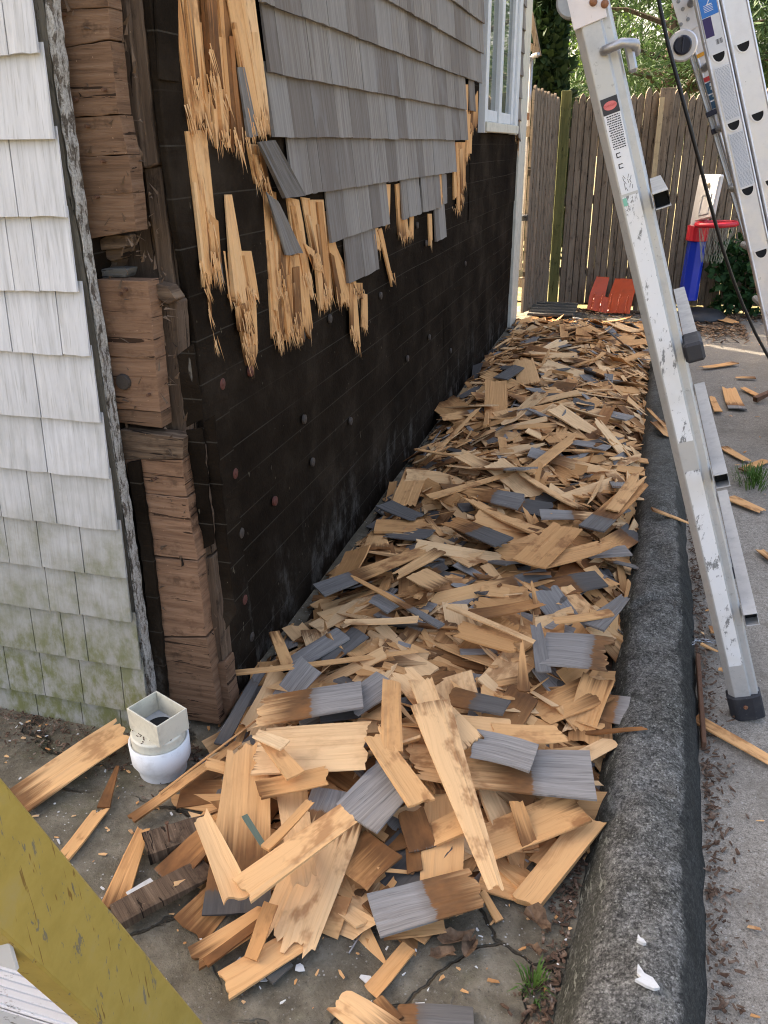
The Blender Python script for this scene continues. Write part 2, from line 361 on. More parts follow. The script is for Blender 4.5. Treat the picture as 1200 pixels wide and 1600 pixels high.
M['copper'] = mat_paint('rusty_rivet', (0.24, 0.105, 0.05), 0.6, 0.5, (0.08, 0.03, 0.02), sc=60)
M['rust'] = mat_paint('rusty_iron', (0.13, 0.062, 0.033), 0.85, 0.6, (0.05, 0.028, 0.02), sc=30)
M['red_plastic'] = mat_paint('red_plastic', (0.50, 0.02, 0.035), 0.35, 0.1, (0.25, 0.05, 0.04))
M['shovel'] = mat_paint('orange_red_plastic', (0.55, 0.072, 0.014), 0.4, 0.35, (0.20, 0.05, 0.03))
M['blue_plastic'] = mat_paint('blue_plastic', (0.006, 0.03, 0.36), 0.35, 0.12, (0.02, 0.05, 0.2))
M['white_plastic'] = mat_paint('white_plastic', (0.58, 0.57, 0.55), 0.45, 0.18)
M['net'] = flat('grey_net_cord', (0.28, 0.28, 0.22), 0.9)
M['cable'] = flat('black_cable', (0.010, 0.010, 0.011), 0.5)
M['cap_red'] = mat_paint('faded_red_cap', (0.10, 0.026, 0.017), 0.7, 0.8, (0.06, 0.04, 0.03), sc=60); M['cap_grey'] = mat_paint('grey_cap', (0.055, 0.042, 0.033), 0.7, 0.8, (0.04, 0.035, 0.03), sc=60)
M['paintflake'] = mat_paint('white_paint_flake', (0.62, 0.61, 0.58), 0.7, 0.5, (0.33, 0.30, 0.25), sc=60)
M['leaf_dead'] = NT('dead_leaf', 0.85).m
def mat_var(name, cols, rough=0.8, scale=40):
    t = NT(name, rough, spec=0.2); t.col(t.ramp(t.noise(t.pos(), scale, 3, 0.7), cols)); return t.m
M['leaf_dead'] = mat_var('dead_leaf_litter', [(0.3, (0.05, 0.03, 0.018)), (0.5, (0.15, 0.092, 0.055)), (0.75, (0.28, 0.18, 0.11))])
M['litter'] = mat_var('bark_litter', [(0.3, (0.03, 0.02, 0.014)), (0.48, (0.10, 0.058, 0.037)), (0.6, (0.17, 0.115, 0.08)), (0.75, (0.34, 0.29, 0.24))])
M['gap_shade_fines'] = mat_var('gap_shaded_heap_fines', [(0.3, (0.012, 0.008, 0.005)), (0.55, (0.04, 0.022, 0.012)), (0.75, (0.10, 0.055, 0.03))])
def mat_yellow():
    t = NT('worn_yellow_fibreglass', 0.5, spec=0.35); p = t.obj(); s = t.sep(p)
    n = t.noise(p, 20, 6, 0.7); n2 = t.noise(t.vmul(p, (160, 160, 11)), 1, 3, 0.7, 0.5); n3 = t.noise(t.vmul(p, (110, 110, 22)), 1, 4, 0.7, 0.3)
    c = t.ramp(n, [(0.3, (0.32, 0.225, 0.045)), (0.55, (0.385, 0.275, 0.062)), (0.8, (0.37, 0.28, 0.11))])
    c = t.mix(t.rng(n2, 0.63, 0.67, 0, 0.8), c, (0.15, 0.065, 0.012))
    c = t.mix(t.rng(n3, 0.62, 0.65, 0, 0.7), c, (0.10, 0.105, 0.11))
    t.col(c); t.bump(n2, 0.12, 0.001); return t.m
M['yellow'] = mat_yellow()
def mat_step():
    t = NT('paint_spattered_step', 0.5, 0.4, 0.4); p = t.obj()
    n = t.noise(t.vmul(p, (30, 90, 60)), 1, 5, 0.75); n2 = t.noise(p, 24, 4, 0.7)
    c = t.mix(t.rng(n, 0.58, 0.68), (0.66, 0.66, 0.67), (0.17, 0.15, 0.14)); c = t.mix(t.rng(n2, 0.64, 0.72, 0, 0.8), c, (0.30, 0.14, 0.08))
    t.col(c); return t.m
M['step'] = mat_step()
def mat_concrete():
    t = NT('old_concrete', 0.9, spec=0.15); p = t.pos()
    a = t.noise(p, 2.2, 6, 0.68); b = t.noise(p, 13, 6, 0.7); c = t.noise(p, 130, 3, 0.8); 
    col = t.ramp(b, [(0.28, (0.075, 0.062, 0.043)), (0.5, (0.165, 0.14, 0.10)), (0.75, (0.28, 0.245, 0.185))])
    col = t.mix(t.rng(a, 0.42, 0.68, 0, 0.6), col, (0.085, 0.078, 0.055))
    mo = t.noise(p, 5, 5, 0.7); col = t.mix(t.rng(mo, 0.52, 0.72, 0, 0.45), col, (0.105, 0.105, 0.045))
    col = t.mix(t.rng(c, 0.58, 0.76, 0, 0.7), col, (0.32, 0.30, 0.26)); col = t.mix(t.rng(c, 0.42, 0.28, 0, 0.7), col, (0.05, 0.045, 0.036))
    wv = t.n('TexNoise'); wv.inputs['Scale'].default_value = 5; wv.inputs['Detail'].default_value = 6; t.t.links.new(p, wv.inputs['Vector'])
    q = t.vadd(p, t.vmul(wv.outputs['Color'], (0.16, 0.16, 0.16)))
    e = t.vor(q, 2.6, 'DISTANCE_TO_EDGE'); crk = t.rng(e, 0.013, 0.003)
    wet = t.rng(t.noise(t.vadd(p, t.comb(7.0, 3.0, 0.0)), 4, 6, 0.75), 0.50, 0.62); col = t.mix(t.math('MULTIPLY', wet, 0.35), col, (0.09, 0.076, 0.054))
    msk = t.rng(t.noise(p, 1.7, 2), 0.34, 0.46)
    crk = t.math('MULTIPLY', crk, msk)
    col = t.mix(t.math('MULTIPLY', crk, 0.75), col, (0.022, 0.018, 0.013))
    fl = t.math('LESS_THAN', t.vor(p, 75), 0.16); fm = t.rng(t.noise(p, 6, 3), 0.5, 0.65)
    col = t.mix(t.math('MULTIPLY', fl, t.math('MULTIPLY', fm, 0.75)), col, (0.5, 0.49, 0.46))
    t.col(col); t.bump(t.math('SUBTRACT', t.math('ADD', t.math('MULTIPLY', c, 0.4), b), t.math('MULTIPLY', crk, 1.6)), 0.9, 0.008); return t.m
M['concrete'] = mat_concrete()
def mat_asphalt():
    t = NT('old_asphalt', 0.92, spec=0.12); p = t.pos()
    a = t.noise(p, 2.5, 6, 0.7); b = t.noise(p, 20, 5, 0.75); c = t.noise(p, 240, 3, 0.95); d = t.noise(p, 90, 4, 0.85)
    m = t.math('MULTIPLY_ADD', c, 0.6, t.math('MULTIPLY', d, 0.4))
    col = t.ramp(m, [(0.36, (0.09, 0.076, 0.06)), (0.47, (0.275, 0.243, 0.20)), (0.56, (0.40, 0.357, 0.30)), (0.68, (0.64, 0.59, 0.52))])
    col = t.mix(t.rng(a, 0.42, 0.66, 0, 0.6), col, (0.17, 0.153, 0.128)); col = t.mix(t.rng(b, 0.52, 0.7, 0, 0.5), col, (0.20, 0.165, 0.125))
    y = t.sep(p)[1]; col = t.mix(t.math('MULTIPLY', t.rng(y, 3.0, 6.0), 0.45), col, (0.115, 0.102, 0.085))  # far part darkened: tree shade put into the asphalt colour
    fl = t.math('LESS_THAN', t.vor(p, 55), 0.09); col = t.mix(t.math('MULTIPLY', fl, 0.7), col, (0.55, 0.54, 0.51))
    t.col(col); t.bump(t.math('ADD', c, d), 0.8, 0.005); return t.m
M['asphalt'] = mat_asphalt()
def mat_kerb():
    t = NT('lichened_kerb', 0.92, spec=0.12); p = t.pos()
    a = t.noise(p, 6, 6, 0.75); c = t.noise(p, 170, 4, 0.95); c2 = t.noise(p, 60, 5, 0.85)
    l = t.noise(t.vmul(p, (40, 14, 40)), 1, 7, 0.85, 0.6); sp = t.vor(t.vadd(p, t.vmul(t.n('TexNoise').outputs['Color'], (0.01, 0.01, 0.01))), 95)
    m = t.math('MULTIPLY_ADD', c, 0.55, t.math('MULTIPLY', c2, 0.45))
    col = t.ramp(m, [(0.36, (0.024, 0.0228, 0.0208)), (0.46, (0.082, 0.078, 0.07)), (0.54, (0.205, 0.196, 0.176)), (0.64, (0.50, 0.48, 0.43))])
    col = t.mix(t.rng(a, 0.42, 0.62, 0, 0.75), col, t.mix(1.0, col, (0.42, 0.42, 0.38), 'MULTIPLY'))
    col = t.mix(t.math('MULTIPLY', t.rng(a, 0.48, 0.36), t.rng(l, 0.47, 0.56, 0, 0.6)), col, (0.23, 0.22, 0.185))
    fl = t.math('MULTIPLY', t.math('LESS_THAN', sp, 0.20), t.rng(l, 0.5, 0.56, 0, 0.75))
    col = t.mix(fl, col, (0.40, 0.40, 0.34))
    pv = t.n('TexVoronoi'); t.t.links.new(p, pv.inputs['Vector']); pv.inputs['Scale'].default_value = 150; pc = t.sep(pv.outputs['Color'])
    pb = t.math('MULTIPLY', t.math('LESS_THAN', pv.outputs['Distance'], 0.42), t.math('GREATER_THAN', pc[0], 0.66))
    col = t.mix(t.math('MULTIPLY', pb, 0.28), col, t.ramp(pc[1], [(0.0, (0.10, 0.095, 0.085)), (0.6, (0.30, 0.285, 0.26)), (1.0, (0.62, 0.60, 0.56))]))
    hol = t.math('MULTIPLY', t.math('LESS_THAN', pv.outputs['Distance'], 0.40), t.math('LESS_THAN', pc[0], 0.2)); col = t.mix(t.math('MULTIPLY', hol, 0.45), col, (0.018, 0.017, 0.016))
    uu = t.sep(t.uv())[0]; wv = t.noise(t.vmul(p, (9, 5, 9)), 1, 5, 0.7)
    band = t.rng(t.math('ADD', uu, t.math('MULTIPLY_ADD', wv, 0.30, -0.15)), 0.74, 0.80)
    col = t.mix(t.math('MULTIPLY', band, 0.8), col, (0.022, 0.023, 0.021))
    lft = t.rng(t.math('ADD', uu, t.math('MULTIPLY_ADD', wv, 0.2, -0.1)), 0.22, 0.14)
    col = t.mix(t.math('MULTIPLY', lft, 0.6), col, (0.042, 0.042, 0.030))
    fk = t.rng(t.noise(t.vmul(p, (75, 22, 75)), 1, 4, 0.75), 0.57, 0.62)
    col = t.mix(t.math('MULTIPLY', fk, t.math('MULTIPLY', lft, 0.7)), col, (0.33, 0.33, 0.27))
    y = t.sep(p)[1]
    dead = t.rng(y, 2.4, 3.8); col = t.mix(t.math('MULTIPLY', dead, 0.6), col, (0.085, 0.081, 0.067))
    t.col(col); t.bump(t.math('ADD', t.math('MULTIPLY', t.math('SUBTRACT', pb, hol), 0.2), t.math('ADD', m, t.math('MULTIPLY', l, 0.5))), 0.9, 0.006); return t.m
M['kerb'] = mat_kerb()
M['lawn'] = mat_var('lawn_and_sand', [(0.3, (0.10, 0.10, 0.035)), (0.55, (0.20, 0.17, 0.08)), (0.75, (0.34, 0.27, 0.16))], 0.9, 6)
def mat_leaf(name, cols, trans=0.25):
    t = NT(name, 0.6, spec=0.25); n = t.noise(t.pos(), 9, 3, 0.7); t.col(t.ramp(n, cols))
    tr = t.n('BsdfTranslucent'); t.t.links.new(t.b.inputs['Base Color'].links[0].from_socket, tr.inputs[0])
    mx = t.n('MixShader'); mx.inputs[0].default_value = trans
    out = t.t.nodes['Material Output']; t.t.links.new(t.b.outputs[0], mx.inputs[1]); t.t.links.new(tr.outputs[0], mx.inputs[2]); t.t.links.new(mx.outputs[0], out.inputs[0]); return t.m
M['needle'] = mat_leaf('pine_needles', [(0.3, (0.022, 0.047, 0.016)), (0.5, (0.05, 0.095, 0.03)), (0.75, (0.10, 0.16, 0.055))], 0.25)
M['cypress'] = mat_leaf('arborvitae_foliage', [(0.3, (0.012, 0.028, 0.01)), (0.6, (0.026, 0.052, 0.016)), (0.8, (0.05, 0.085, 0.026))], 0.15)
M['maple'] = mat_leaf('bright_leaves', [(0.3, (0.09, 0.17, 0.02)), (0.55, (0.17, 0.28, 0.035)), (0.8, (0.28, 0.38, 0.06))], 0.5)
M['ivy'] = mat_leaf('ivy_leaves', [(0.3, (0.012, 0.045, 0.014)), (0.6, (0.028, 0.075, 0.022)), (0.8, (0.05, 0.11, 0.03))], 0.15)
M['grass'] = mat_leaf('grass_blades', [(0.3, (0.05, 0.11, 0.02)), (0.6, (0.10, 0.18, 0.035)), (0.8, (0.22, 0.26, 0.08))], 0.3)
M['greyedge'] = mat_oldwood('grey_edge_wood', (0.13, 0.11, 0.08), (0.24, 0.21, 0.165), (0.34, 0.31, 0.25), 'v')
M['bark'] = mat_oldwood('tree_bark', (0.05, 0.035, 0.025), (0.10, 0.075, 0.055), (0.16, 0.125, 0.095), 'v', 0.3)
def mat_glass():
    t = NT('window_glass', 0.03, spec=0.9); t.col((0.10, 0.12, 0.105)); return t.m
M['glass'] = mat_glass()

# ------------------------------------------------------------------ ground, kerb
KL = [(0.0, -0.07), (0.97, 0.0), (1.25, 0.03), (1.77, 0.058), (3.06, 0.105), (4.07, 0.138), (6.03, 0.187), (7, 0.21)]
KR = [(0.0, 0.19), (1.04, 0.262), (1.5, 0.285), (1.97, 0.298), (2.83, 0.318), (3.75, 0.33), (6.0, 0.385), (7, 0.40)]
def sheet(name, x0, x1, y0, y1, z, mat, nx=2, ny=2, amp=0.0):
    b = MB(); vs_ = []; fs = []
    for j in range(ny + 1):
        for i in range(nx + 1):
            x = lerp(x0, x1, i / nx); y = lerp(y0, y1, j / ny)
            vs_.append((x, y, z + amp * noise.noise((x * 3.1, y * 3.1, 1.7)) + amp * 0.4 * noise.noise((x * 11, y * 11, 4))))
    for j in range(ny):
        for i in range(nx):
            a = j * (nx + 1) + i; fs.append((a, a + 1, a + nx + 2, a + nx + 1))
    b.add(vs_, fs); return kind(b.build(name, mat, smooth=True), 'structure')
sheet('ground', -80, 80, -60, 120, -0.03, M['lawn'])
sheet('patio', -7, 0.14, -3, 7.6, 0.0, M['concrete'], 160, 220, 0.006)
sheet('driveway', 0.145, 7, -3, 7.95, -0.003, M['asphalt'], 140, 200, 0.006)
sheet('path', -2.2, 0.139, 7.605, 7.95, -0.004, M['asphalt'], 30, 8, 0.004)
sheet('yard', -6, 8, 8.3, 30, -0.012, M['lawn'], 40, 40, 0.01)

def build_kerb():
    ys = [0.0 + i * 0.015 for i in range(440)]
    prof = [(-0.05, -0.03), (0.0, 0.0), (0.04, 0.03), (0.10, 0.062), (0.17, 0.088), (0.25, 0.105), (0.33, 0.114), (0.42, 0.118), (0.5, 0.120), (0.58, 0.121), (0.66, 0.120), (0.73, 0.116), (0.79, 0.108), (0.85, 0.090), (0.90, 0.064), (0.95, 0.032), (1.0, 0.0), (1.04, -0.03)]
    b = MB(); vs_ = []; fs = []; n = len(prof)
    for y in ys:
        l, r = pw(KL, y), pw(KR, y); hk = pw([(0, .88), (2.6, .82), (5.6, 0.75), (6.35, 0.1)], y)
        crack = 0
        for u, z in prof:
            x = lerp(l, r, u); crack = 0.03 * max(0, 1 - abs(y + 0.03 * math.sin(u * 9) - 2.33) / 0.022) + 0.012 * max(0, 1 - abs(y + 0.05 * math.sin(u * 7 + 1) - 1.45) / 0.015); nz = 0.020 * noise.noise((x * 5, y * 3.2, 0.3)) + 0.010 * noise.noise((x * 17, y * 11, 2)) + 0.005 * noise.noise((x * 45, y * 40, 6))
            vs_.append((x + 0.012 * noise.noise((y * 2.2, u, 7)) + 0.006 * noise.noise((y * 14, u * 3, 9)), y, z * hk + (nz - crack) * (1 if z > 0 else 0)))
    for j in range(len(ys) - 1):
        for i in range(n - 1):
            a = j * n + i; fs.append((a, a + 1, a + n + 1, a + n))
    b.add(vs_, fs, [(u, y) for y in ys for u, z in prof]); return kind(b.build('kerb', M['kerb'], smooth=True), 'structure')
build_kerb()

# ------------------------------------------------------------------ house
WX = -0.944; FY = 1.53
house = empty('shingled_house', (WX, 1.53, 0))
thing(house, 'shingled house corner with its side wall half stripped to black felt', 'house')
house.location = (0, 0, 0)

# front wall (faces the camera): sheathing board > shingles
b = MB(); b.box((-4.5, 1.56, 1.6), (6.84, 0.14, 3.3)); fw = b.build('front_wall', M['felt'], house)
def wall_shingle(parent, name, mat, p0, p1, zb, length, out0, out1, nrm, th=0.009, skew=0.0, nu=4, gaps=0.0):
    """one shingle: p0-p1 butt line ends (2D along wall), zb butt height; nrm = outward normal"""
    nrm = Vector(nrm); along = Vector(p1) - Vector(p0); W = along.length; a = along.normalized()
    b = MB(); vs_ = []; uvs = []
    for layer in (1, 0):
        for j in range(3):
            t = j / 2
            for i in range(nu + 1):
                u = i / nu
                z = zb + length * t + (R.uniform(-0.0016, 0.0016) if j == 0 and layer == 1 else 0) + skew * (u - 0.5) * W
                o = lerp(out0, out1, t) + (th * (1 - 0.6 * t) if layer else 0) + 0.0014 * math.sin(u * 3.14) * (1 - t)
                p = Vector(p0) + a * (u * W) + nrm * o
                vs_.append((p.x, p.y, z)); uvs.append((u * W, length * t))
    fs = []; n = nu + 1; L = 3 * n
    for j in range(2):
        for i in range(nu):
            q = j * n + i
            fs.append((q, q + 1, q + n + 1, q + n)); fs.append((q + L, q + n + L, q + n + 1 + L, q + 1 + L))
    for i in range(nu): fs.append((i + L, i + 1 + L, i + 1, i)); 
    for j in range(2):
        q = j * n; fs.append((q, q + n, q + n + L, q + L)); q = j * n + nu; fs.append((q + L, q + n + L, q + n, q))
    b.add(vs_, fs, uvs); return b.build(name, mat, parent)
zs = [-0.06, 0.078, 0.216, 0.353, 0.476, 0.601, 0.731, 0.862, 1.008, 1.139, 1.283, 1.424, 1.565, 1.706, 1.85]
for k, z in enumerate(zs):
    x = -1.071 + R.uniform(-0.004, 0.003); nxt = zs[k + 1] if k + 1 < len(zs) else z + 0.14
    while x > -1.98:
        w = R.choice([0.065, 0.09, 0.11, 0.125, 0.14, 0.155, 0.17]) * R.uniform(0.95, 1.05)
        wall_shingle(fw, 'shingle', M['shingle_white'], (x - w, 1.468, 0), (x - 0.0025, 1.468, 0), z + R.uniform(-0.0015, 0.0015), nxt - z + 0.02, 0.010 + R.uniform(0, 0.002), 0.0015, (0, -1, 0), 0.0065)
        x -= w
b = MB(); b.box((-4.96, 1.46, 0.95), (5.92, 0.02, 2.05)); b.build('plain_shingle_field', M['shingle_white'], house)
# side wall
b = MB(); b.box((WX - 0.06, 4.48, 1.25), (0.118, 5.44, 2.5)); sw = b.build('side_wall', M['felt'], house)
for z0, z1, y0, y1, o in [(-0.02, 0.33, 1.6, 7.15, 0.002), (0.28, 0.66, 1.7, 4.4, 0.004), (0.28, 0.70, 4.35, 7.14, 0.0055), (0.64, 1.12, 1.7, 7.1, 0.0075), (1.08, 1.5, 1.7, 5.0, 0.010), (1.0, 1.47, 4.95, 7.0, 0.013)]:
    b = MB(); n = 50; vs_ = []; fs = []
    for i in range(n + 1):
        y = lerp(y0, y1, i / n)
        for zz in (z0, (z0 + z1) / 2, z1):
            vs_.append((WX + o + 0.0035 * noise.noise((y * 2.5, zz * 3, o * 90)), y, zz + (0.006 * noise.noise((y * 4, zz, 1)) if zz == z0 else 0)))
    for i in range(n):
        for j in (0, 1): q = i * 3 + j; fs.append((q, q + 3, q + 4, q + 1))
    b.add(vs_, fs); b.build('felt_sheet', M['felt'], sw, smooth=True)
for px, py, red in [(348, 600, 1), (368, 740, 1), (378, 833, 0), (383, 937, 1), (394, 995, 0), (477, 655, 0), (431, 783, 1), (490, 722, 0), (549, 658, 0), (393, 580, 1), (475, 525, 0), (517, 498, 0), (596, 462, 0), (653, 352, 0), (667, 380, 0), (638, 560, 0), (672, 527, 0), (705, 548, 0), (728, 412, 0)]:
    p = onx(px, py, WX + 0.016); b = MB()
    b.lathe([(0.0, 0.0022), (0.004, 0.002), (0.005, 0.0008), (0.012, 0.0012), (0.0145, 0.0004), (0.0145, -0.006)], (p.x, p.y, p.z), 12, rot=Matrix.Rotation(rad(90), 3, 'Y'))
    b.build('cap_nail', M['cap_red'] if red else M['cap_grey'], sw, smooth=True)
def Yp(px, z): return wall_y(px, z)
courses = [(0.981, [(537, 585), (676, 692)]), (1.13, [(509, 602), (624, 652), (655, 684)]), (1.28, [(450, 708)]), (1.429, [(418, 726)]), (1.574, [(411, 724), (729.5, 738)]), (1.722, [(397, 748)]),
           (1.87, [(300, 751)]), (2.015, [(300, 752)]), (2.16, [(300, 753)]), (2.305, [(300, 754)]), (2.45, [(300, 755)])]
ylast = {}
for z, iv in courses:
    for a, c in iv:
        y0 = Yp(a, z) if a > 300 else 1.76; y1 = Yp(c, z); y1 = min(y1, 5.235)
        y = y0
        while y < y1 - 0.02:
            w = R.choice([0.085, 0.11, 0.135, 0.16, 0.18, 0.21]) * R.uniform(0.93, 1.07)
            if y + w > y1 - 0.045: w = y1 - y
            tilt = 0.0
            if z < 1.2 and R.random() < 0.5: tilt = R.uniform(-0.05, 0.05)
            wall_shingle(sw, 'shingle', M['shingle'], (WX, y, 0), (WX, y + w - R.uniform(0.001, 0.0035), 0), z + R.uniform(-0.0012, 0.0012), 0.172, 0.024 + R.uniform(0, 0.0018), 0.014, (1, 0, 0), 0.010, tilt)
            y += w
for k in range(7):                                             # right of the window
    z = 1.574 + 0.147 * k; y = 6.66
    while y < 6.88:
        w = R.uniform(0.09, 0.14); w = min(w, 6.9 - y)
        wall_shingle(sw, 'shingle', M['shingle'], (WX, y, 0), (WX, y + w - 0.002, 0), z, 0.172, 0.026, 0.014, (1, 0, 0), 0.010, -0.12 if k == 0 else 0); y += w
wall_shingle(sw, 'shingle', M['shingle'], (WX, 6.76, 0), (WX, 6.88, 0), 1.44, 0.17, 0.032, 0.014, (1, 0, 0), 0.010, -0.25)
# plain remainder of the house above the picture, and roof
b = MB(); b.box((WX - 0.04, 4.44, 2.95), (0.13, 5.52, 0.82)); b.build('upper_wall', M['shingle'], house)
b = MB(); b.prism([(WX + 0.35, 1.1, 3.25), (-4.4, 1.1, 5.9), (-8.2, 1.1, 3.25)], (0, 6.5, 0)); b.build('roof', M['shingle'], house)
b = MB(); b.box((-4.5, 7.24, 1.62), (7.0, 0.08, 3.26)); b.build('back_wall', M['shingle'], house)

# torn stubs of shingles on the side wall
def quad_strip(parent, name, q, off, jag, mat, tone, weathered, stain, th=0.006, top_jag=0.0, bulge=0.0):
    """q: 8 numbers, picture points TL TR BR BL measured on the wall plane; gives a torn slat with real thickness"""
    X = WX + off
    if stain > 0 and weathered < -.1: weathered = -.015
    tl, tr, br, bl = [onx(q[i], q[i + 1], X) for i in (0, 2, 4, 6)]
    wpx = max(abs(q[2] - q[0]), abs(q[4] - q[6])); nu = max(4, int(wpx / 2.2)); nv = 4
    L = ((tl + tr) / 2 - (bl + br) / 2).length; W = max((tl - tr).length, (bl - br).length)
    rows = []
    ph = R.uniform(0, 99); ends = [max(0, .45 + .8 * noise.noise((i * .4 + ph, ph, 1)) + .4 * noise.noise((i * 1.7, ph, 4)) + (R.uniform(.1, .5) if R.random() < .25 else 0)) for i in range(nu + 1)]
    tops = [R.uniform(0, 1) for i in range(nu + 1)]
    jz = jag * L; b = MB(); vs_ = []; uvs = []
    for layer in (1, 0):
        for j in range(nv + 1):
            for i in range(nu + 1):
                u = i / nu; t = j / nv
                t0 = top_jag * tops[i]; t1 = 1 - jag * ends[i]
                tt = lerp(t0, t1, t); p = (tl.lerp(tr, u)).lerp(bl.lerp(br, u), tt)
                wob = 0.0045 * noise.noise((u * W * 60, tt * L * 6, q[0] * 0.1)) + 0.003 * noise.noise((u * W * 150, tt * L * 3, q[1] * 0.1))
                o = (th * (0.35 + 0.65 * tt) if layer else -0.002) + (wob if layer else 0) + bulge * tt * tt
                vs_.append((p.x + o, p.y, p.z)); uvs.append((u * W, L * (1 - tt)))
    fs = []; n = nu + 1; K = (nv + 1) * n
    for j in range(nv):
        for i in range(nu):
            a = j * n + i
            fs.append((a, a + n, a + n + 1, a + 1)); fs.append((a + K, a + 1 + K, a + n + 1 + K, a + n + K))
    for i in range(nu): fs.append((i, i + 1, i + 1 + K, i + K)); a = nv * n + i; fs.append((a + K, a + 1 + K, a + 1, a))
    for j in range(nv): a = j * n; fs.append((a, a + K, a + n + K, a + n)); a = j * n + nu; fs.append((a + n, a + n + K, a + K, a))
    b.add(vs_, fs, uvs); o = b.build(name, mat, parent)
    o['tone'] = tone; o['weathered'] = weathered; o['stain'] = stain; return o
ST = [  # TL TR BR BL, offset, jag, tone, weathered, stain
    ((263, -30, 286, -30, 316, 208, 290, 206), .010, .10, .45, -.2, .22), ((280, -30, 305, -30, 326, 200, 305, 204), .016, .12, .7, -.2, .05), ((299, -30, 322, -30, 338, 222, 318, 214), .012, .16, .35, -.2, .5), ((312, -30, 334, -30, 345, 150, 326, 140), .022, .18, .15, -.2, .5),
    ((322, 70, 340, 70, 358, 234, 336, 232), .018, .2, .75, -.2, 0), ((330, -30, 352, -30, 368, 228, 350, 225), .014, .2, .55, -.2, .1), ((344, -30, 362, -30, 378, 236, 362, 238), .020, .15, .2, -.2, .6),
    ((350, -30, 372, -30, 412, 214, 392, 212), .026, .06, .7, -.2, .10), ((366, -30, 394, -30, 421, 213, 404, 213), .022, .02, .9, -.2, .09), ((371, 105, 381, 105, 400, 213, 386, 216), .034, .03, .6, .5, 0), ((366, 120, 372, 120, 388, 232, 378, 230), .026, .2, .2, -.2, .5),
    ((289, 202, 321, 204, 344, 440, 324, 436), .010, .08, .72, .03, .05), ((288, 205, 304, 205, 330, 470, 318, 465), .016, .18, .62, -.2, .04), ((296, 250, 312, 300, 341, 556, 333, 545), .008, .25, .3, -.2, .3), ((320, 330, 340, 345, 347, 442, 333, 440), .018, .12, .35, .045, .06),
    ((348, 392, 358, 396, 370, 482, 356, 470), .008, .15, .65, -.2, .02), ((351, 304, 361, 304, 394, 500, 362, 470), .016, .15, .8, -.2, .03), ((372, 392, 392, 392, 404, 472, 386, 482), .012, .2, .62, -.2, 0), ((362, 440, 398, 440, 399, 578, 384, 575), .010, .16, .66, -.2, .12), ((368, 480, 388, 470, 398, 528, 372, 520), .020, .2, .5, -.2, .1),
    ((384, 224, 400, 226, 412, 300, 397, 292), .010, .2, .6, -.2, .05), ((398, 228, 410, 228, 424, 306, 412, 302), .014, .2, .45, -.2, .2),
    ((410, 296, 430, 300, 442, 545, 424, 535), .010, .12, .66, -.2, .03), ((416, 300, 436, 318, 472, 396, 446, 400), .034, .02, .55, .5, 0), ((430, 380, 452, 384, 468, 515, 446, 545), .014, .2, .5, -.2, .2), ((424, 340, 446, 350, 447, 470, 432, 470), .018, .14, .78, -.2, 0), ((447, 308, 466, 312, 490, 470, 468, 470), .012, .15, .72, -.2, .03), ((452, 400, 474, 396, 488, 530, 455, 540), .018, .22, .58, -.2, .1), ((436, 470, 450, 470, 442, 543, 432, 540), .012, .3, .7, -.2, .03),
    ((470, 308, 484, 310, 500, 420, 488, 410), .012, .2, .74, -.2, .04), ((482, 312, 505, 312, 517, 480, 499, 496), .016, .14, .68, -.2, .06), ((498, 330, 514, 330, 520, 470, 507, 480), .010, .14, .5, -.2, .15), ((475, 380, 490, 392, 503, 430, 492, 424), .026, .15, .7, -.2, 0), ((506, 345, 522, 376, 550, 482, 528, 484), .016, .12, .62, -.2, .05), ((520, 375, 540, 420, 566, 470, 544, 478), .010, .2, .45, -.2, .2), ((544, 436, 556, 440, 561, 552, 549, 540), .016, .25, .66, -.2, .05), ((556, 442, 566, 442, 566, 470, 556, 468), .01, .3, .5, -.2, .1), ((565, 458, 573, 460, 572, 518, 564, 516), .012, .1, .6, -.2, 0),
    ((580, 358, 590, 356, 592, 394, 584, 392), .016, .2, .7, -.2, 0), ((590, 360, 595, 356, 615, 446, 611, 448), .020, .15, .6, -.2, 0), ((598, 288, 609, 288, 606, 352, 600, 355), .018, .2, .66, -.2, .1), ((617, 288, 625, 286, 636, 384, 622, 380), .014, .2, .5, -.2, .15), ((628, 340, 636, 340, 638, 372, 632, 382), .012, .25, .65, -.2, 0), ((640, 338, 646, 338, 644, 374, 639, 372), .012, .3, .6, -.2, 0),
    ((679, 274, 690, 272, 692, 322, 684, 325), .016, .2, .62, -.2, .05), ((690, 272, 697, 272, 697, 320, 691, 318), .020, .05, .4, .5, 0), ((668, 334, 674, 334, 674, 386, 670, 388), .012, .2, .7, -.2, 0), ((707, 222, 722, 222, 720, 335, 708, 330), .014, .3, .62, -.2, .05), ((712, 222, 726, 222, 726, 300, 716, 340), .020, .3, .5, -.2, .1), ((726, 132, 731, 132, 730, 232, 726, 230), .016, .3, .66, -.2, 0), ((731, 176, 746, 142, 744, 208, 733, 212), .014, .25, .5, -.2, .15), ((728, 178, 738, 178, 735, 252, 727, 255), .020, .25, .62, -.2, .05),
    ((808, 156, 813, 156, 809, 232, 806, 215), .014, .3, .6, -.2, .1), ((810, 160, 817, 165, 815, 246, 809, 244), .018, .3, .4, -.2, .3)]
EX = []
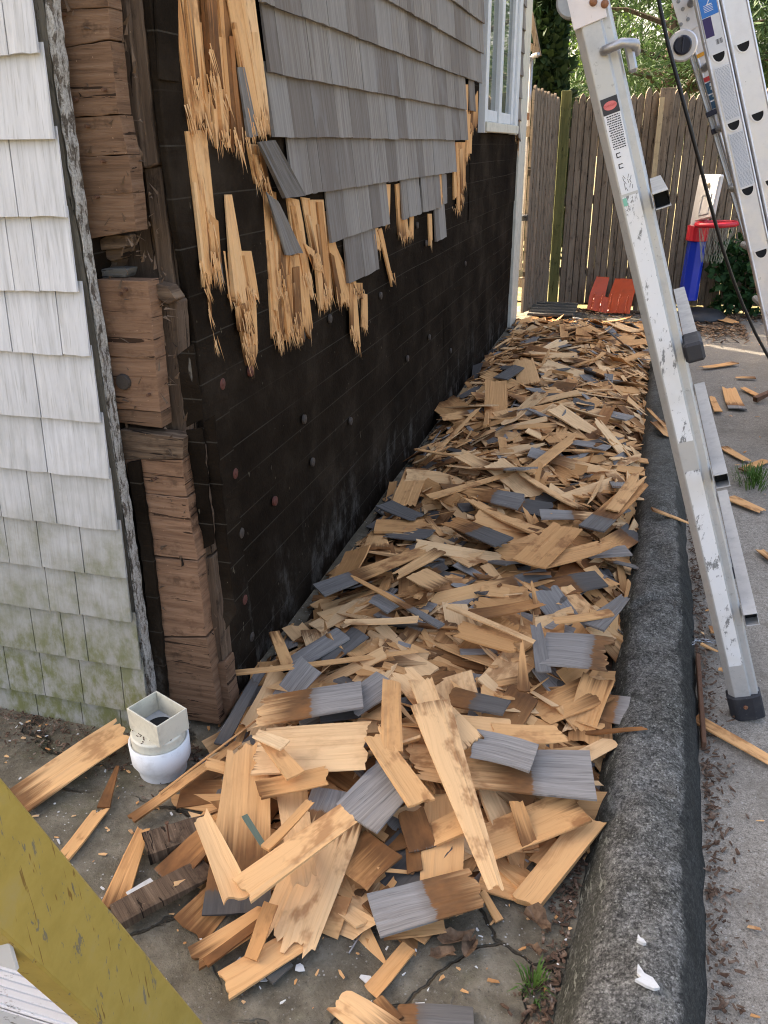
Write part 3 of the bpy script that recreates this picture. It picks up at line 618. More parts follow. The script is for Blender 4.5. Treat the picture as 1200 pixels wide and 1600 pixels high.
for q, off, jag, tone, wth, stn in ST:
    w_ = abs(q[2] - q[0])
    if wth > .2 or w_ < 12: continue
    for k in range(2 if w_ > 18 else 1):
        u0 = R.uniform(0, .6); u1 = u0 + R.uniform(.22, .4); t0 = R.uniform(0, .35); t1 = R.uniform(.75, 1.06)
        pt = lambda u, t: (lerp(lerp(q[0], q[2], u), lerp(q[6], q[4], u), t), lerp(lerp(q[1], q[3], u), lerp(q[7], q[5], u), t))
        sh_ = R.uniform(-3, 3)
        P = [pt(u0, t0), pt(u1, t0), (pt(u1, t1)[0] + sh_, pt(u1, t1)[1]), (pt(u0, t1)[0] + sh_, pt(u0, t1)[1])]
        EX.append((tuple(c for p_ in P for c in p_), off + .006, R.uniform(.1, .3), min(1, max(0, tone + R.uniform(-.45, .3))), -.2, R.choice([0, .08, .2, .4])))
ST += EX
for q, off, jag, tone, wth, stn in ST: quad_strip(sw, 'torn_shingle', q, off, jag, M['cedar'], tone, wth, stn)
o = quad_strip(sw, 'loose_shingle', (402, 222, 428, 219, 474, 306, 442, 310), 0.045, 0.005, M['cedar'], 0.62, 0.6, 0, 0.008)
# fine fibres hanging off the torn wood, one joined part
b = MB()
for q, off, jag, tone, wth, stn in ST:
    if wth > 0.2: continue
    for k in range(8):
        u = R.random(); x = lerp(q[6], q[4], u) + R.uniform(-3, 3); y = lerp(q[7], q[5], u) - R.uniform(0, 14); p = onx(x, y, WX + off + 0.006)
        l = R.uniform(0.02, 0.07); w = R.uniform(0.0012, 0.0035); lean = R.uniform(-0.25, 0.25)
        b.add([(p.x, p.y - w, p.z + l * .5), (p.x, p.y + w, p.z + l * .5), (p.x + R.uniform(0, .012), p.y + lean * l, p.z - l * .5), (p.x + .002, p.y, p.z + l * .5)], [(0, 1, 2), (1, 3, 2), (3, 0, 2)], [(0, 0), (w, 0), (0, l), (0, 0)], c=(-.2, 0, R.uniform(.4, .9), 1))
kind(b.build('wood_fibres', M['cedar_mass'], sw, attr=True), 'stuff')

# window in the side wall
win = empty('window', (0, 0, 0), house)
def vbar(name, y0, y1, x0, x1, z0, z1, mat, par, bev=0.002):
    b = MB(); b.box(((x0 + x1) / 2, (y0 + y1) / 2, (z0 + z1) / 2), (x1 - x0, y1 - y0, z1 - z0)); return b.build(name, mat, par, bevel=bev)
ZT = 2.7
vbar('casing', 5.245, 5.34, -0.95, -0.905, 1.47, ZT, M['white_trim'], win); vbar('casing', 6.50, 6.63, -0.95, -0.900, 1.47, ZT, M['white_trim'], win)
vbar('sash_stile', 5.345, 5.40, -0.943, -0.922, 1.535, ZT, M['white_trim'], win); vbar('mullion', 5.80, 5.90, -0.943, -0.910, 1.50, ZT, M['white_trim'], win)
vbar('sash_stile', 5.905, 5.95, -0.943, -0.924, 1.535, ZT, M['white_trim'], win); vbar('sash_stile', 6.40, 6.495, -0.943, -0.918, 1.535, ZT, M['white_trim'], win)
vbar('sash_rail', 5.405, 5.795, -0.943, -0.922, 1.535, 1.60, M['white_trim'], win); vbar('sash_rail', 5.955, 6.395, -0.943, -0.922, 1.535, 1.60, M['white_trim'], win)
vbar('pane', 5.40, 5.80, -0.9435, -0.938, 1.60, ZT, M['glass'], win, 0); vbar('pane', 5.95, 6.40, -0.9435, -0.938, 1.60, ZT, M['glass'], win, 0)
vbar('sill', 5.25, 6.62, -0.985, -0.89, 1.475, 1.53, M['cream_trim'], win, 0.004)
vbar('corner_board', 6.90, 7.27, -0.96, -0.915, -0.01, 3.2, M['cream_trim'], house, 0.003)
vbar('corner_board', 7.20, 7.285, -1.05, -0.917, -0.01, 3.2, M['cream_trim'], house, 0.003)
b = MB(); p = ony(830, 92, 7.45); b.tube([(p.x, 7.45, 0.4), (p.x, 7.45, p.z)], 0.018, 10); b.tube([(p.x, 7.45, p.z), (p.x + .02, 7.45, p.z + .02), (p.x + .06, 7.4, p.z + .025)], 0.018, 10)
b.tube([(p.x - .12, 7.33, p.z - .02), (p.x - .0, 7.45, p.z)], 0.016, 8); b.build('conduit', M['steel'], house, smooth=True)
b = MB(); q0 = ony(829, 20, 7.5); q1 = ony(842, 88, 7.5); q2 = ony(828, 70, 7.5)
b.tube([q0, q1], 0.028, 4); b.tube([q2, q1], 0.024, 4); b.build('bracket', M['fence'], house)

# exposed corner of the frame
post = empty('corner_post', (0, 0, 0), house)
def poly(parent, name, pts, Y, dep, mat, bevel=0.003, plane='y', rough=0.0):
    f = ony if plane == 'y' else onx
    P = [f(x, y, Y) for x, y in pts]
    if rough:
        Q = []
        for i in range(len(P)):
            a, c = P[i], P[(i + 1) % len(P)]; n = max(1, int((a - c).length / 0.02))
            for k in range(n):
                v = a.lerp(c, k / n)
                if k: v += Vector((R.uniform(-1, 1) * (0 if plane == 'x' else 1), R.uniform(-1, 1) * (0 if plane == 'y' else 1), R.uniform(-1, 1))) * rough
                Q.append(v)
        P = Q
    b = MB(); b.prism(P, (0, dep, 0) if plane == 'y' else (dep, 0, 0)); return b.build(name, mat, parent, bevel=bevel)
def grow(pts):
    cy = sum(p[1] for p in pts) / 4; return [(x + (-6 if i in (0, 3) else 0), y + (-1.2 if y < cy else 1.2)) for i, (x, y) in enumerate(pts)]
for k, (pts, mat, dy) in enumerate([
    ([(76, -60), (163, -60), (170, 10), (83, 15)], 'sheath', 0), ([(81, 18), (170, 13), (172, 60), (88, 76)], 'sheath', .004), ([(89, 79), (173, 65), (186, 177), (108, 182)], 'sheath', -.002),
    ([(109, 185), (188, 181), (200, 240), (122, 245)], 'sheath', .006), ([(122, 248), (201, 243), (208, 300), (130, 306)], 'sheath', .002), ([(131, 308), (208, 303), (213, 360), (134, 374)], 'sheath', .006),
    ([(156, 438), (231, 440), (243, 560), (170, 556)], 'sheath_red', -.004), ([(170, 559), (243, 563), (251, 643), (186, 637)], 'sheath_red', -.002), ([(186, 641), (252, 646), (253, 668), (192, 659)], 'sheath', .004),
    ([(193, 673), (287, 686), (286, 716), (198, 716)], 'rotten', -.01), ([(200, 719), (285, 720), (292, 775), (212, 768)], 'sheath_red', 0), ([(212, 771), (293, 780), (309, 874), (238, 866)], 'sheath_red', -.006),
    ([(240, 872), (309, 879), (322, 993), (257, 993)], 'sheath_red', -.010), ([(252, 998), (323, 999), (345, 1132), (272, 1118)], 'sheath', -.012)]):
    poly(post, 'sheathing_board', grow(pts), FY + dy * .3, 0.045, M[mat], 0.0012, rough=0.0012)
for pts, Y, mat in [([(140, 372), (196, 368), (200, 385), (150, 392)], 1.56, 'rotten'), ([(146, 392), (192, 388), (190, 404), (150, 408)], 1.575, 'rotten'), ([(150, 422), (200, 420), (196, 434), (160, 436)], 1.55, 'greywood'), ([(152, 408), (186, 406), (182, 418), (156, 421)], 1.59, 'rotten'),
                    ([(226, 440), (262, 448), (276, 468), (262, 476), (230, 462)], 1.56, 'rotten')]:
    poly(post, 'rotten_fragment', pts, Y, 0.04, M[mat], 0.002, rough=0.005)
for pts, Y, dep, mat, nm in [([(166, -60), (192, -60), (228, 262), (206, 262)], 1.60, .05, 'sheath_v', 'stud'), ([(192, -60), (214, -60), (246, 256), (226, 264)], 1.612, .05, 'sheath_v', 'stud'),
                         ([(186, 245), (232, 262), (266, 470), (212, 450)], 1.66, .06, 'sheath_orange', 'corner_stud'), ([(224, 262), (250, 260), (276, 470), (248, 440)], 1.625, .05, 'sheath_v', 'stud'),
                         ([(234, 455), (276, 472), (288, 680), (254, 668)], 1.585, .05, 'sheath_v', 'stud'), ([(308, 875), (332, 870), (350, 1035), (322, 1030)], 1.565, .05, 'sheath_v', 'stud'), ([(326, 1040), (352, 1034), (362, 1105), (343, 1134)], 1.555, .05, 'sheath', 'stud'),
                         ([(284, 700), (312, 705), (332, 865), (310, 875)], 1.57, .05, 'sheath_v', 'stud')]:
    poly(post, nm, pts, Y, dep, M[mat], 0.003, rough=0.0015)
b = MB(); b.box((-1.05, 1.70, 1.2), (0.20, 0.12, 2.6)); b.build('post_core', M['sheath_v'], post)
poly(post, 'felt_strip', [(216, -60), (268, -60), (285, 130), (300, 300), (342, 560), (372, 850), (396, 1040), (344, 1118), (332, 865), (312, 690), (299, 545), (262, 330), (245, 200)], WX, 0.016, M['felt'], 0.002, 'x', rough=0.002)
poly(post, 'felt_patch', [(236, -60), (274, -60), (276, 128), (246, 124)], WX + 0.017, 0.006, M['felt'], 0.001, 'x', rough=0.001)
poly(post, 'felt_flap', [(276, 556), (301, 537), (318, 655), (291, 668)], 1.545, 0.005, M['felt'], 0.001, rough=0.002)
poly(post, 'felt_flap', [(290, 672), (316, 668), (334, 850), (318, 858), (306, 790)], 1.548, 0.005, M['felt'], 0.001, rough=0.003)
poly(post, 'felt_flap', [(318, 660), (335, 648), (368, 960), (352, 985)], 1.556, 0.005, M['felt'], 0.001, rough=0.003)
poly(post, 'flaking_edge_board', [(60, -60), (73, -60), (97, 150), (123, 330), (163, 600), (199, 830), (237, 1098), (228, 1100), (192, 800), (153, 530), (113, 300), (87, 140)], 1.478, 0.03, M['flaky'], 0.001, rough=0.0022)
poly(post, 'shingle_edge_board', [(40, -60), (60, -60), (84, 140), (110, 300), (151, 530), (191, 800), (228, 1110), (212, 1112), (180, 860), (140, 600), (100, 350), (70, 140)], 1.484, 0.03, M['greyedge'], 0.001, rough=0.001)
poly(post, 'felt_edge_strip', [(198, 724), (216, 720), (240, 880), (262, 1092), (244, 1098), (222, 880)], 1.515, 0.012, M['felt'], 0.001, rough=0.002)
for px, py in [(95, 22), (116, 155), (133, 197), (158, 252), (148, 308), (194, 453), (230, 618), (240, 750), (186, 460), (160, 140)]:
    p = ony(px, py, FY - 0.012); b = MB(); b.tube([(p.x, p.y, p.z), (p.x, p.y + 0.03, p.z)], 0.0035, 6); b.build('nail', M['rust'], post)
p = ony(192, 597, FY - 0.006); b = MB(); b.lathe([(0, 0.004), (0.016, 0.004), (0.018, 0.0), (0.018, -0.006)], p, 14, rot=Matrix.Rotation(rad(90), 3, 'X')); b.build('old_cap', M['cap_grey'], post)

b = MB()
for i in range(420):
    tt = R.random() ** .9; py = lerp(0, 1110, tt); px = lerp(170, 330, tt) + R.uniform(-70, 28); p = ony(px, py, R.uniform(1.52, 1.60)); l = R.uniform(.003, .016); w_ = R.uniform(.001, .004); an = R.uniform(-.7, .7) + (1.57 if R.random() < .6 else 0)
    d = Vector((math.cos(an), R.uniform(-.4, .4), math.sin(an))).normalized() * l; e = d.orthogonal().normalized() * w_; q = Vector((0, -w_, 0))
    b.add([p - d - e, p - d * .8 + e, p + d, p + q], [(0, 1, 3), (1, 2, 3), (2, 0, 3), (0, 2, 1)], [(R.random(), R.random())] * 4)
kind(b.build('rotten_crumbs', M['rotten'], post), 'stuff')

# ------------------------------------------------------------------ fence, gate
fence = thing(empty('stockade_fence', (0, 8.0, 0)), 'weathered brown stockade fence of narrow upright pickets across the back', 'fence'); fence.location = (0, 0, 0)
F0 = Vector((-0.64, 7.96, 0)); F1 = Vector((2.6, 8.30, 0)); fd = (F1 - F0).normalized(); fn = Vector((fd.y, -fd.x, 0))
def picket(parent, base, d, nrm, w, h, th, mat, lean=0.0):
    b = MB(); pr = [(-w / 2, 0), (-w / 2, h - 0.05), (-w * 0.3, h - 0.018), (0, h), (w * 0.3, h - 0.018), (w / 2, h - 0.05), (w / 2, 0)]
    P = [base + d * (x + lean * z) + Vector((0, 0, z)) for x, z in pr]
    n = len(P); mid = [p + nrm * th * 0.5 for p in P]
    c0 = base + nrm * th; vs_ = P + [base + d * (x * 0.86 + lean * z) + Vector((0, 0, z * (1 if z == 0 else (h - 0.004) / h))) + nrm * th for x, z in pr]
    uv = [(x, z) for x, z in pr] * 2
    fs = [list(range(n)), list(range(2 * n - 1, n - 1, -1))] + [(i, i + n, (i + 1) % n + n, (i + 1) % n) for i in range(n)]
    b.add(vs_, fs, uv); return b.build('picket', mat, parent)
s = 0.05; L = (F1 - F0).length
while s < L:
    w = R.uniform(0.056, 0.064)
    picket(fence, F0 + fd * s + Vector((0, 0, R.uniform(0.0, 0.05))), fd, fn, w, 1.76 + R.uniform(-0.03, 0.03), 0.02, M['fence'], R.uniform(-0.0007, 0.0007)); s += w + R.choice([0.0002, 0.0004, 0.0008, 0.0022])
for z in (0.32, 0.95, 1.5):
    b = MB(); c = (F0 + F1) / 2 - fn * 0.022; b.box((c.x, c.y, z), (L, 0.035, 0.075), Matrix.Rotation(math.atan2(fd.y, fd.x), 3, 'Z')); b.build('rail', M['fence'], fence)
b = MB(); b.box((-0.672, 7.955, 0.90), (0.085, 0.085, 1.84)); b.build('post', M['fence_moss'], fence, bevel=0.004)
b = MB(); b.box((0.14, 8.0, 0.9), (0.12, 0.05, 1.84), Matrix.Rotation(rad(1.0), 3, 'Y')); b.build('wide_board', M['fence'], fence, bevel=0.003)
a = ony(1035, 152, 7.9); c = ony(1019, 300, 7.88)
st = MB(); st.tube([c + (c - a) * 1.5, a], 0.028, 4); thing(st.build('wooden_stake', M['newwood']), 'pale new wooden stake leaning upright against the brown fence', 'stake')
gate = thing(empty('side_gate', (-0.9, 7.4, 0)), 'narrow weathered picket gate hanging ajar between house and mossy post', 'gate'); gate.location = (0, 0, 0)
G0 = Vector((-0.895, 7.36, 0.04)); G1 = Vector((-0.73, 7.90, 0.04)); gd = (G1 - G0).normalized(); gn = Vector((gd.y, -gd.x, 0)); GL = (G1 - G0).length
for i in range(8): picket(gate, G0 + gd * (0.035 + i * (GL - 0.05) / 7.4), gd, gn, 0.066, 1.80 - 0.008 * i + R.uniform(-0.015, 0.015), 0.02, M['fence'])
for z in (0.3, 1.5): b = MB(); c = (G0 + G1) / 2 - gn * 0.02; b.box((c.x, c.y, z), (GL, 0.035, 0.08), Matrix.Rotation(math.atan2(gd.y, gd.x), 3, 'Z')); b.build('rail', M['fence'], gate)
b = MB(); p = ony(817, 340, 7.34); b.box((p.x, 7.34, p.z), (0.085, 0.03, 0.05)); b.box((p.x + .02, 7.325, p.z + .012), (0.04, 0.03, 0.02)); b.build('latch', M['black_plastic'], gate, bevel=0.004)
for zz in (0.42, 1.52): b = MB(); b.box((-0.725, 7.885, zz), (0.012, 0.05, 0.10)); b.build('hinge', M['rust'], gate)
b = MB(); p = ony(822, 182, 7.33); b.box((p.x, 7.33, p.z), (0.05, 0.03, 0.05)); b.build('strike_block', M['rust'], gate)

# grey pallet deck in front of the gate
dk = thing(empty('wooden_ramp', (-0.6, 7.5, 0)), 'small grey weathered slatted wooden ramp on the ground before the gate', 'ramp'); dk.location = (0, 0, 0)
for i in range(5):
    b = MB(); b.box((-0.62, 7.28 + i * 0.105, 0.05 + 0.006 * i), (0.40, 0.096, 0.022), Matrix.Rotation(rad(-4), 3, 'X')); b.build('board', M['greywood'], dk, bevel=0.003)
for x in (-0.75, -0.48): b = MB(); b.box((x, 7.5, 0.022), (0.05, 0.5, 0.036)); b.build('bearer', M['greywood'], dk)

# ------------------------------------------------------------------ ladders
def ladder_frame(foot, slope): 
    a = Vector((-slope, 0, 1)).normalized(); w = Vector((a.z, 0, -a.x)); n = Vector((0, -1, 0)); return a, w, n
def ext_profile(prof, foot, a, w, n, s0, s1):
    b = MB(); k = len(prof)
    P0 = [foot + a * s0 + w * u + n * v for u, v in prof]; b.prism(P0, a * (s1 - s0)); return b
lad = thing(empty('folding_ladder', (0.425, 1.95, 0)), 'worn aluminium hinged ladder with scuffed white stickers standing beside the kerb', 'ladder'); lad.location = (0, 0, 0)
FT = Vector((0.425, 1.95, 0.0)); a, w, n = ladder_frame(FT, 0.338)
RP = [(-0.036, -0.026), (-0.036, -0.004), (-0.021, 0.013), (0.017, 0.013), (0.019, 0.006), (0.036, 0.006), (0.036, -0.004), (0.039, -0.004), (0.039, -0.026)]
ext_profile(RP, FT, a, w, n, 0.055, 4.4).build('rail', M['alu'], lad, bevel=0.0015)
FT2 = FT + Vector((0, 0.78, 0)); ext_profile([(u, -v) for u, v in RP][::-1], FT2, a, w, n, 0.055, 4.4).build('rail', M['alu'], lad, bevel=0.0015)
for F_ in (FT, FT2): ext_profile([(-0.042, -0.03), (-0.042, 0.004), (-0.024, 0.019), (0.02, 0.019), (0.043, 0.01), (0.043, -0.03)], F_, a, w, n, 0.0, 0.075).build('rubber_foot', M['rubber'], lad, bevel=0.004)
b = MB(); b.lathe([(0, 0.004), (0.004, 0.004), (0.006, 0.0)], FT + a * 0.045 + n * 0.019, 10, rot=Matrix.Rotation(rad(90), 3, 'X')); b.build('rivet', M['copper'], lad)
def hollow(b, c0, c1, u, v, hu, hv, th):
    for su, sv, du, dv in ((1, 0, th, hv * 2), (-1, 0, th, hv * 2), (0, 1, hu * 2, th), (0, -1, hu * 2, th)):
        c = (c0 + c1) / 2 + u * (su * hu) + v * (sv * hv); ax = (c1 - c0)
        m = Matrix((u, v, ax.normalized())).transposed(); b.box(c, (du + (th if sv else -th), dv - (0 if su else 0), ax.length), m)
for k, (s, near) in enumerate([(0.32, 1.905), (0.70, 1.90), (1.01, 1.91), (1.345, 1.895)] + [(1.345 + 0.33 * i, 1.91) for i in range(2, 9)]):
    c = FT + a * s + w * 0.058; c0 = Vector((c.x, near, c.z)); c1 = Vector((c.x, 2.72, c.z)); b = MB(); hollow(b, c0, c1, w, a, 0.0145, 0.016, 0.0025)
    b.build('rung', M['alu'], lad, bevel=0.0006)
    b = MB(); b.box((c.x, (near + 2.72) / 2 + 0.02, c.z), (0.025, 2.72 - near - 0.03, 0.028), Matrix((w, Vector((0, 1, 0)), a)).transposed()); b.build('rung_shade_fill', M['rubber'] if k == 2 else M['hole_shade'], lad)  # dark filler, paints the shade inside the hollow rung
    if k == 2:
        b = MB(); b.box((c.x, near + 0.055, c.z), (0.042, 0.12, 0.044), Matrix((w, Vector((0, 1, 0)), a)).transposed()); b.build('rubber_sleeve', M['rubber'], lad, bevel=0.006)
def on_face(name, s0, s1, u0, u1, v, mat, par, sk=0.0, foot=FT, A=a, W=w, N=n, th=0.0006, bevel=0):
    b = MB(); b.prism([foot + A * s0 + W * u0 + N * v, foot + A * s0 + W * u1 + N * v, foot + A * s1 + W * u1 + N * v, foot + A * s1 + W * u0 + N * v], N * th); return b.build(name, mat, par, bevel=bevel)
def s_at(px, py, Y=1.937): p = ony(px, py, Y); return (p - FT).dot(a)
S = lambda y: s_at(pw([(0, 930), (200, 965), (400, 1008), (640, 1062), (880, 1118), (1115, 1172)], y), y)
st1 = on_face('sticker', S(300), S(150), -0.018, 0.016, 0.0131, M['label_white'], lad)
on_face('sticker_head', S(176), S(150), -0.018, 0.016, 0.0139, M['ink'], st1)
b = MB(); c = FT + a * S(163) + n * 0.0149 + w * -0.001; b.add([c + w * (0.0135 * math.cos(t)) + a * (0.0085 * math.sin(t)) for t in [i * math.pi / 12 for i in range(24)]], [list(range(24))[::-1]]); b.build('oval', M['pink'], st1)
def text(body, size, c, A, W, N, mat, par, name='lettering'):
    cu = bpy.data.curves.new(name, 'FONT'); cu.body = body; cu.size = size; cu.align_x = 'CENTER'; cu.align_y = 'CENTER'; cu.extrude = 0.0001
    tmp = bpy.data.objects.new(name, cu); COL.objects.link(tmp); dg = bpy.context.evaluated_depsgraph_get(); me = bpy.data.meshes.new_from_object(tmp.evaluated_get(dg)); bpy.data.objects.remove(tmp)
    m = Matrix((W, A, N)).transposed().to_4x4(); m.translation = c; me.transform(m); me.materials.append(mat); o = bpy.data.objects.new(name, me); return link(o, par)
text('DANGER', 0.0062, FT + a * S(163) + n * 0.0155 + w * -0.001, a, w, n, M['pinkdark'], st1)
b = MB(); yy = 180
while yy < 232:                                                  # unreadable small print as lines of ink
    s0 = S(yy); uu = -0.015 + R.uniform(0, .003)
    while uu < 0.012:
        ww = R.uniform(0.002, 0.006); uu2 = min(uu + ww, 0.0135); q = FT + a * s0 + n * 0.0141
        b.add([q + w * uu, q + w * uu2, q + w * uu2 + a * 0.0022, q + w * uu + a * 0.0022], [(0, 1, 2, 3)]); uu = uu2 + 0.001
    yy += 3.6
for cy, sz in ((240, 1), (257, 1)):
    q = FT + a * S(cy) + n * 0.0141 + w * -0.006
    for du, da, hw, hh in ((-.004, 0, .001, .005), (0, .004, .004, .001), (0, -.004, .004, .001)):
        b.add([q + w * (du - hw) + a * (da - hh), q + w * (du + hw) + a * (da - hh), q + w * (du + hw) + a * (da + hh), q + w * (du - hw) + a * (da + hh)], [(0, 1, 2, 3)])
for cy in (280, 288, 294):
    for du in (-.008, -.004, .001, .006):
        q = FT + a * S(cy + R.uniform(-3, 3)) + n * 0.0141 + w * du; r = R.uniform(-.004, .004)
        b.add([q, q + w * .001, q + w * (.001 + r) + a * .008, q + w * r + a * .008], [(0, 1, 2, 3)])
b.build('small_print', M['ink'], st1)
on_face('sticker', S(690), S(304), -0.018, 0.016, 0.0131, M['sticker'], lad); on_face('sticker', S(1040), S(735), -0.018, 0.016, 0.0131, M['sticker'], lad)
on_face('mint_sticker', S(318), S(306), -0.018, -0.010, 0.0141, M['mint'], lad)
# hinge plate, disc and lock handle
hp = on_face('hinge_plate', S(32), S(-40), -0.037, 0.03, 0.0132, M['hinge_pink'], lad, th=0.004, bevel=0.001)
for px, py in ((927, 3), (945, 6)):
    b = MB(); b.lathe([(0, 0.006), (0.006, 0.005), (0.008, 0.0)], ony(px, py, 1.931), 12, rot=Matrix.Rotation(rad(90), 3, 'X')); b.build('hinge_rivet', M['copper'], lad, smooth=True)
b = MB(); b.lathe([(0, 0.012), (0.026, 0.012), (0.03, 0.008), (0.03, -0.012), (0, -0.012)], ony(893, 4, 1.945), 24, rot=Matrix.Rotation(rad(90), 3, 'X')); b.build('hinge_disc', M['alu_dark'], lad, smooth=False)
h0, h1, h2 = ony(944, 80, 1.935), ony(972, 68, 1.925), ony(990, 68, 1.93)
b = MB(); b.tube([h0 + Vector((0, .02, 0)), h0 + Vector((0, -.004, 0)), h0 + Vector((.006, -.012, .002)), h1 + Vector((0, -.012, 0)), h2 + Vector((-.006, -.008, 0)), h2 + Vector((.003, .004, 0)), h2 + Vector((.005, .06, -.01))], 0.0095, 10); b.build('lock_handle', M['steel'], lad, smooth=True)
b = MB(); hb = ony(986, 92, 1.97); b.box(hb, (0.018, 0.05, 0.05), Matrix.Rotation(rad(-18), 3, 'Y')); b.build('lock_bracket', M['steel'], lad, bevel=0.004)

ladb = thing(empty('extension_ladder', (0.93, 4.2, 0)), 'shiny aluminium ladder with D shaped rung ends and blue stickers at right', 'ladder'); ladb.location = (0, 0, 0)
YB = 4.2; hA = ony(1123.6, 88, YB); hB = ony(1194, 416, YB); aB = (hA - hB).normalized(); aB.y = 0; aB.normalize(); wB = Vector((aB.z, 0, -aB.x)); nB = Vector((0, -1, 0))
FB = hB - aB * (hB.z / aB.z); FB.y = YB
def chan(u0, u1, d, lip=0.006): return [(u0, -d), (u0, 0.0), (u0 + lip, 0.004), (u0 + lip + .004, 0.0), (u1 - lip - .004, 0.0), (u1 - lip, 0.004), (u1, 0.0), (u1, -d)]
ext_profile(chan(-0.048, 0.043, 0.07), FB, aB, wB, nB, 0.03, 4.6).build('rail', M['alu_new'], ladb, bevel=0.001)
ext_profile(chan(0.048, 0.150, 0.07), FB, aB, wB, nB, 0.03, 4.6).build('rail', M['alu_new'], ladb, bevel=0.001)
FB2 = FB + Vector((0.0, 0.46, 0))
Y2 = YB + 0.46
q0, q1 = ony(1079, 94, Y2), ony(1169, 394, Y2); aF = (q0 - q1).normalized(); aF.y = 0; aF.normalize(); wF = Vector((aF.z, 0, -aF.x))
FB2 = q1 - aF * (q1.z / aF.z) + wF * 0.095; FB2.y = Y2
ext_profile(chan(-0.070, -0.012, 0.05), FB2, aF, wF, nB, 0.03, 4.6).build('rail', M['alu_new'], ladb, bevel=0.001)
ext_profile(chan(-0.095, -0.074, 0.05, .002), FB2, aF, wF, nB, 0.03, 4.6).build('rail', M['alu'], ladb, bevel=0.001)
for F_, u0, u1 in ((FB, -0.055, 0.05), (FB, 0.044, 0.156), (FB2, -0.1, -0.005)): ext_profile([(u0, -.075), (u0, .008), (u1, .008), (u1, -.075)], F_, aF if F_ is FB2 else aB, wF if F_ is FB2 else wB, nB, 0.0, 0.06).build('rubber_foot', M['rubber'], ladb, bevel=0.004)
sB = [(hA - FB).dot(aB) + 0.284 * k for k in range(-6, 9)]
for s in sB:
    if s < 0.1: continue
    for u in (0.0, 0.098):
        D = [(-0.024, 0.013)] + [(0.024 * math.cos(t), 0.013 - 0.034 * math.sin(t)) for t in [math.pi - i * math.pi / 10 for i in range(11)]][1:-1] + [(0.024, 0.013)]
        c = FB + aB * s + wB * u + nB * 0.0005; b = MB(); k = len(D)
        o_ = [c + wB * x * 1.28 + aB * ((y + .004) * 1.28 - .004) for x, y in D]; i_ = [c + wB * x + aB * y for x, y in D]
        b.add([q for q in o_] + [q + nB * .004 for q in o_] + [q + nB * .004 for q in i_] + [q for q in i_], [(i + m * k, (i + 1) % k + m * k, (i + 1) % k + (m + 1) * k, i + (m + 1) * k) for m in range(3) for i in range(k)])
        b.build('rung_collar', M['alu_new'], ladb)
        b = MB(); b.add([q + nB * .001 for q in i_], [list(range(k))]); b.build('rung_opening_shade', M['hole_shade'], ladb)  # flat dark plate, painted shade of the hollow rung end
    b = MB(); c = FB + aB * s; b.tube([c + wB * -.01 + Vector((0, .075, 0)), c + wB * -.03 + Vector((0, .46, 0))], 0.017, 10); b.build('rung', M['alu_dark'], ladb, smooth=True)
def sBp(py, px): return (ony(px, py, YB) - FB).dot(aB)
s0, s1 = sBp(75, 1121), sBp(-10, 1104)
lw = on_face('label', sBp(82, 1122), s1, -0.036, 0.034, 0.0045, M['label_white'], ladb, 0, FB, aB, wB, nB)
on_face('label_panel', sBp(24, 1112), s1, -0.034, 0.033, 0.0056, M['blue_label'], lw, 0, FB, aB, wB, nB)
text('2', 0.05, FB + aB * sBp(2, 1106) + nB * 0.0065, aB, wB, nB, M['label_white'], lw)
on_face('label_panel', sBp(56, 1116), sBp(25, 1112), -0.034, 0.0, 0.0056, M['purple_label'], lw, 0, FB, aB, wB, nB)
b = MB()
for i in range(12):
    q = FB + aB * sBp(70, 1120) + wB * (0.0 + i * 0.0022) + nB * 0.0053; hw = R.choice([.0004, .0008])
    b.add([q - wB * hw, q + wB * hw, q + wB * hw + aB * .02, q - wB * hw + aB * .02], [(0, 1, 2, 3)])
for i in range(5):
    q = FB + aB * (sBp(16, 1112) + i * .006) + nB * .0063; b.add([q - wB * .02, q + wB * .015, q + wB * .015 + aB * .002, q - wB * .02 + aB * .002], [(0, 1, 2, 3)], mi=1)
b.build('bar_code', [M['ink'], M['label_white']], lw)
for ya, yb in ((187, 102), (300, 214)):
    l2 = on_face('label', sBp(ya, 1146), sBp(yb, 1127), -0.030, 0.032, 0.0045, M['label_white'], ladb, 0, FB, aB, wB, nB); b = MB(); s = sBp(ya, 1146) + .008; e = sBp(yb, 1127) - .006
    while s < e:
        u = -0.026
        while u < 0.026:
            l = R.uniform(.004, .012); u2 = min(u + l, .028); q = FB + aB * s + nB * .0053; b.add([q + wB * u, q + wB * u2, q + wB * u2 + aB * .0026, q + wB * u + aB * .0026], [(0, 1, 2, 3)]); u = u2 + .002
        s += .0052
    b.build('small_print', M['label_grey'], l2)
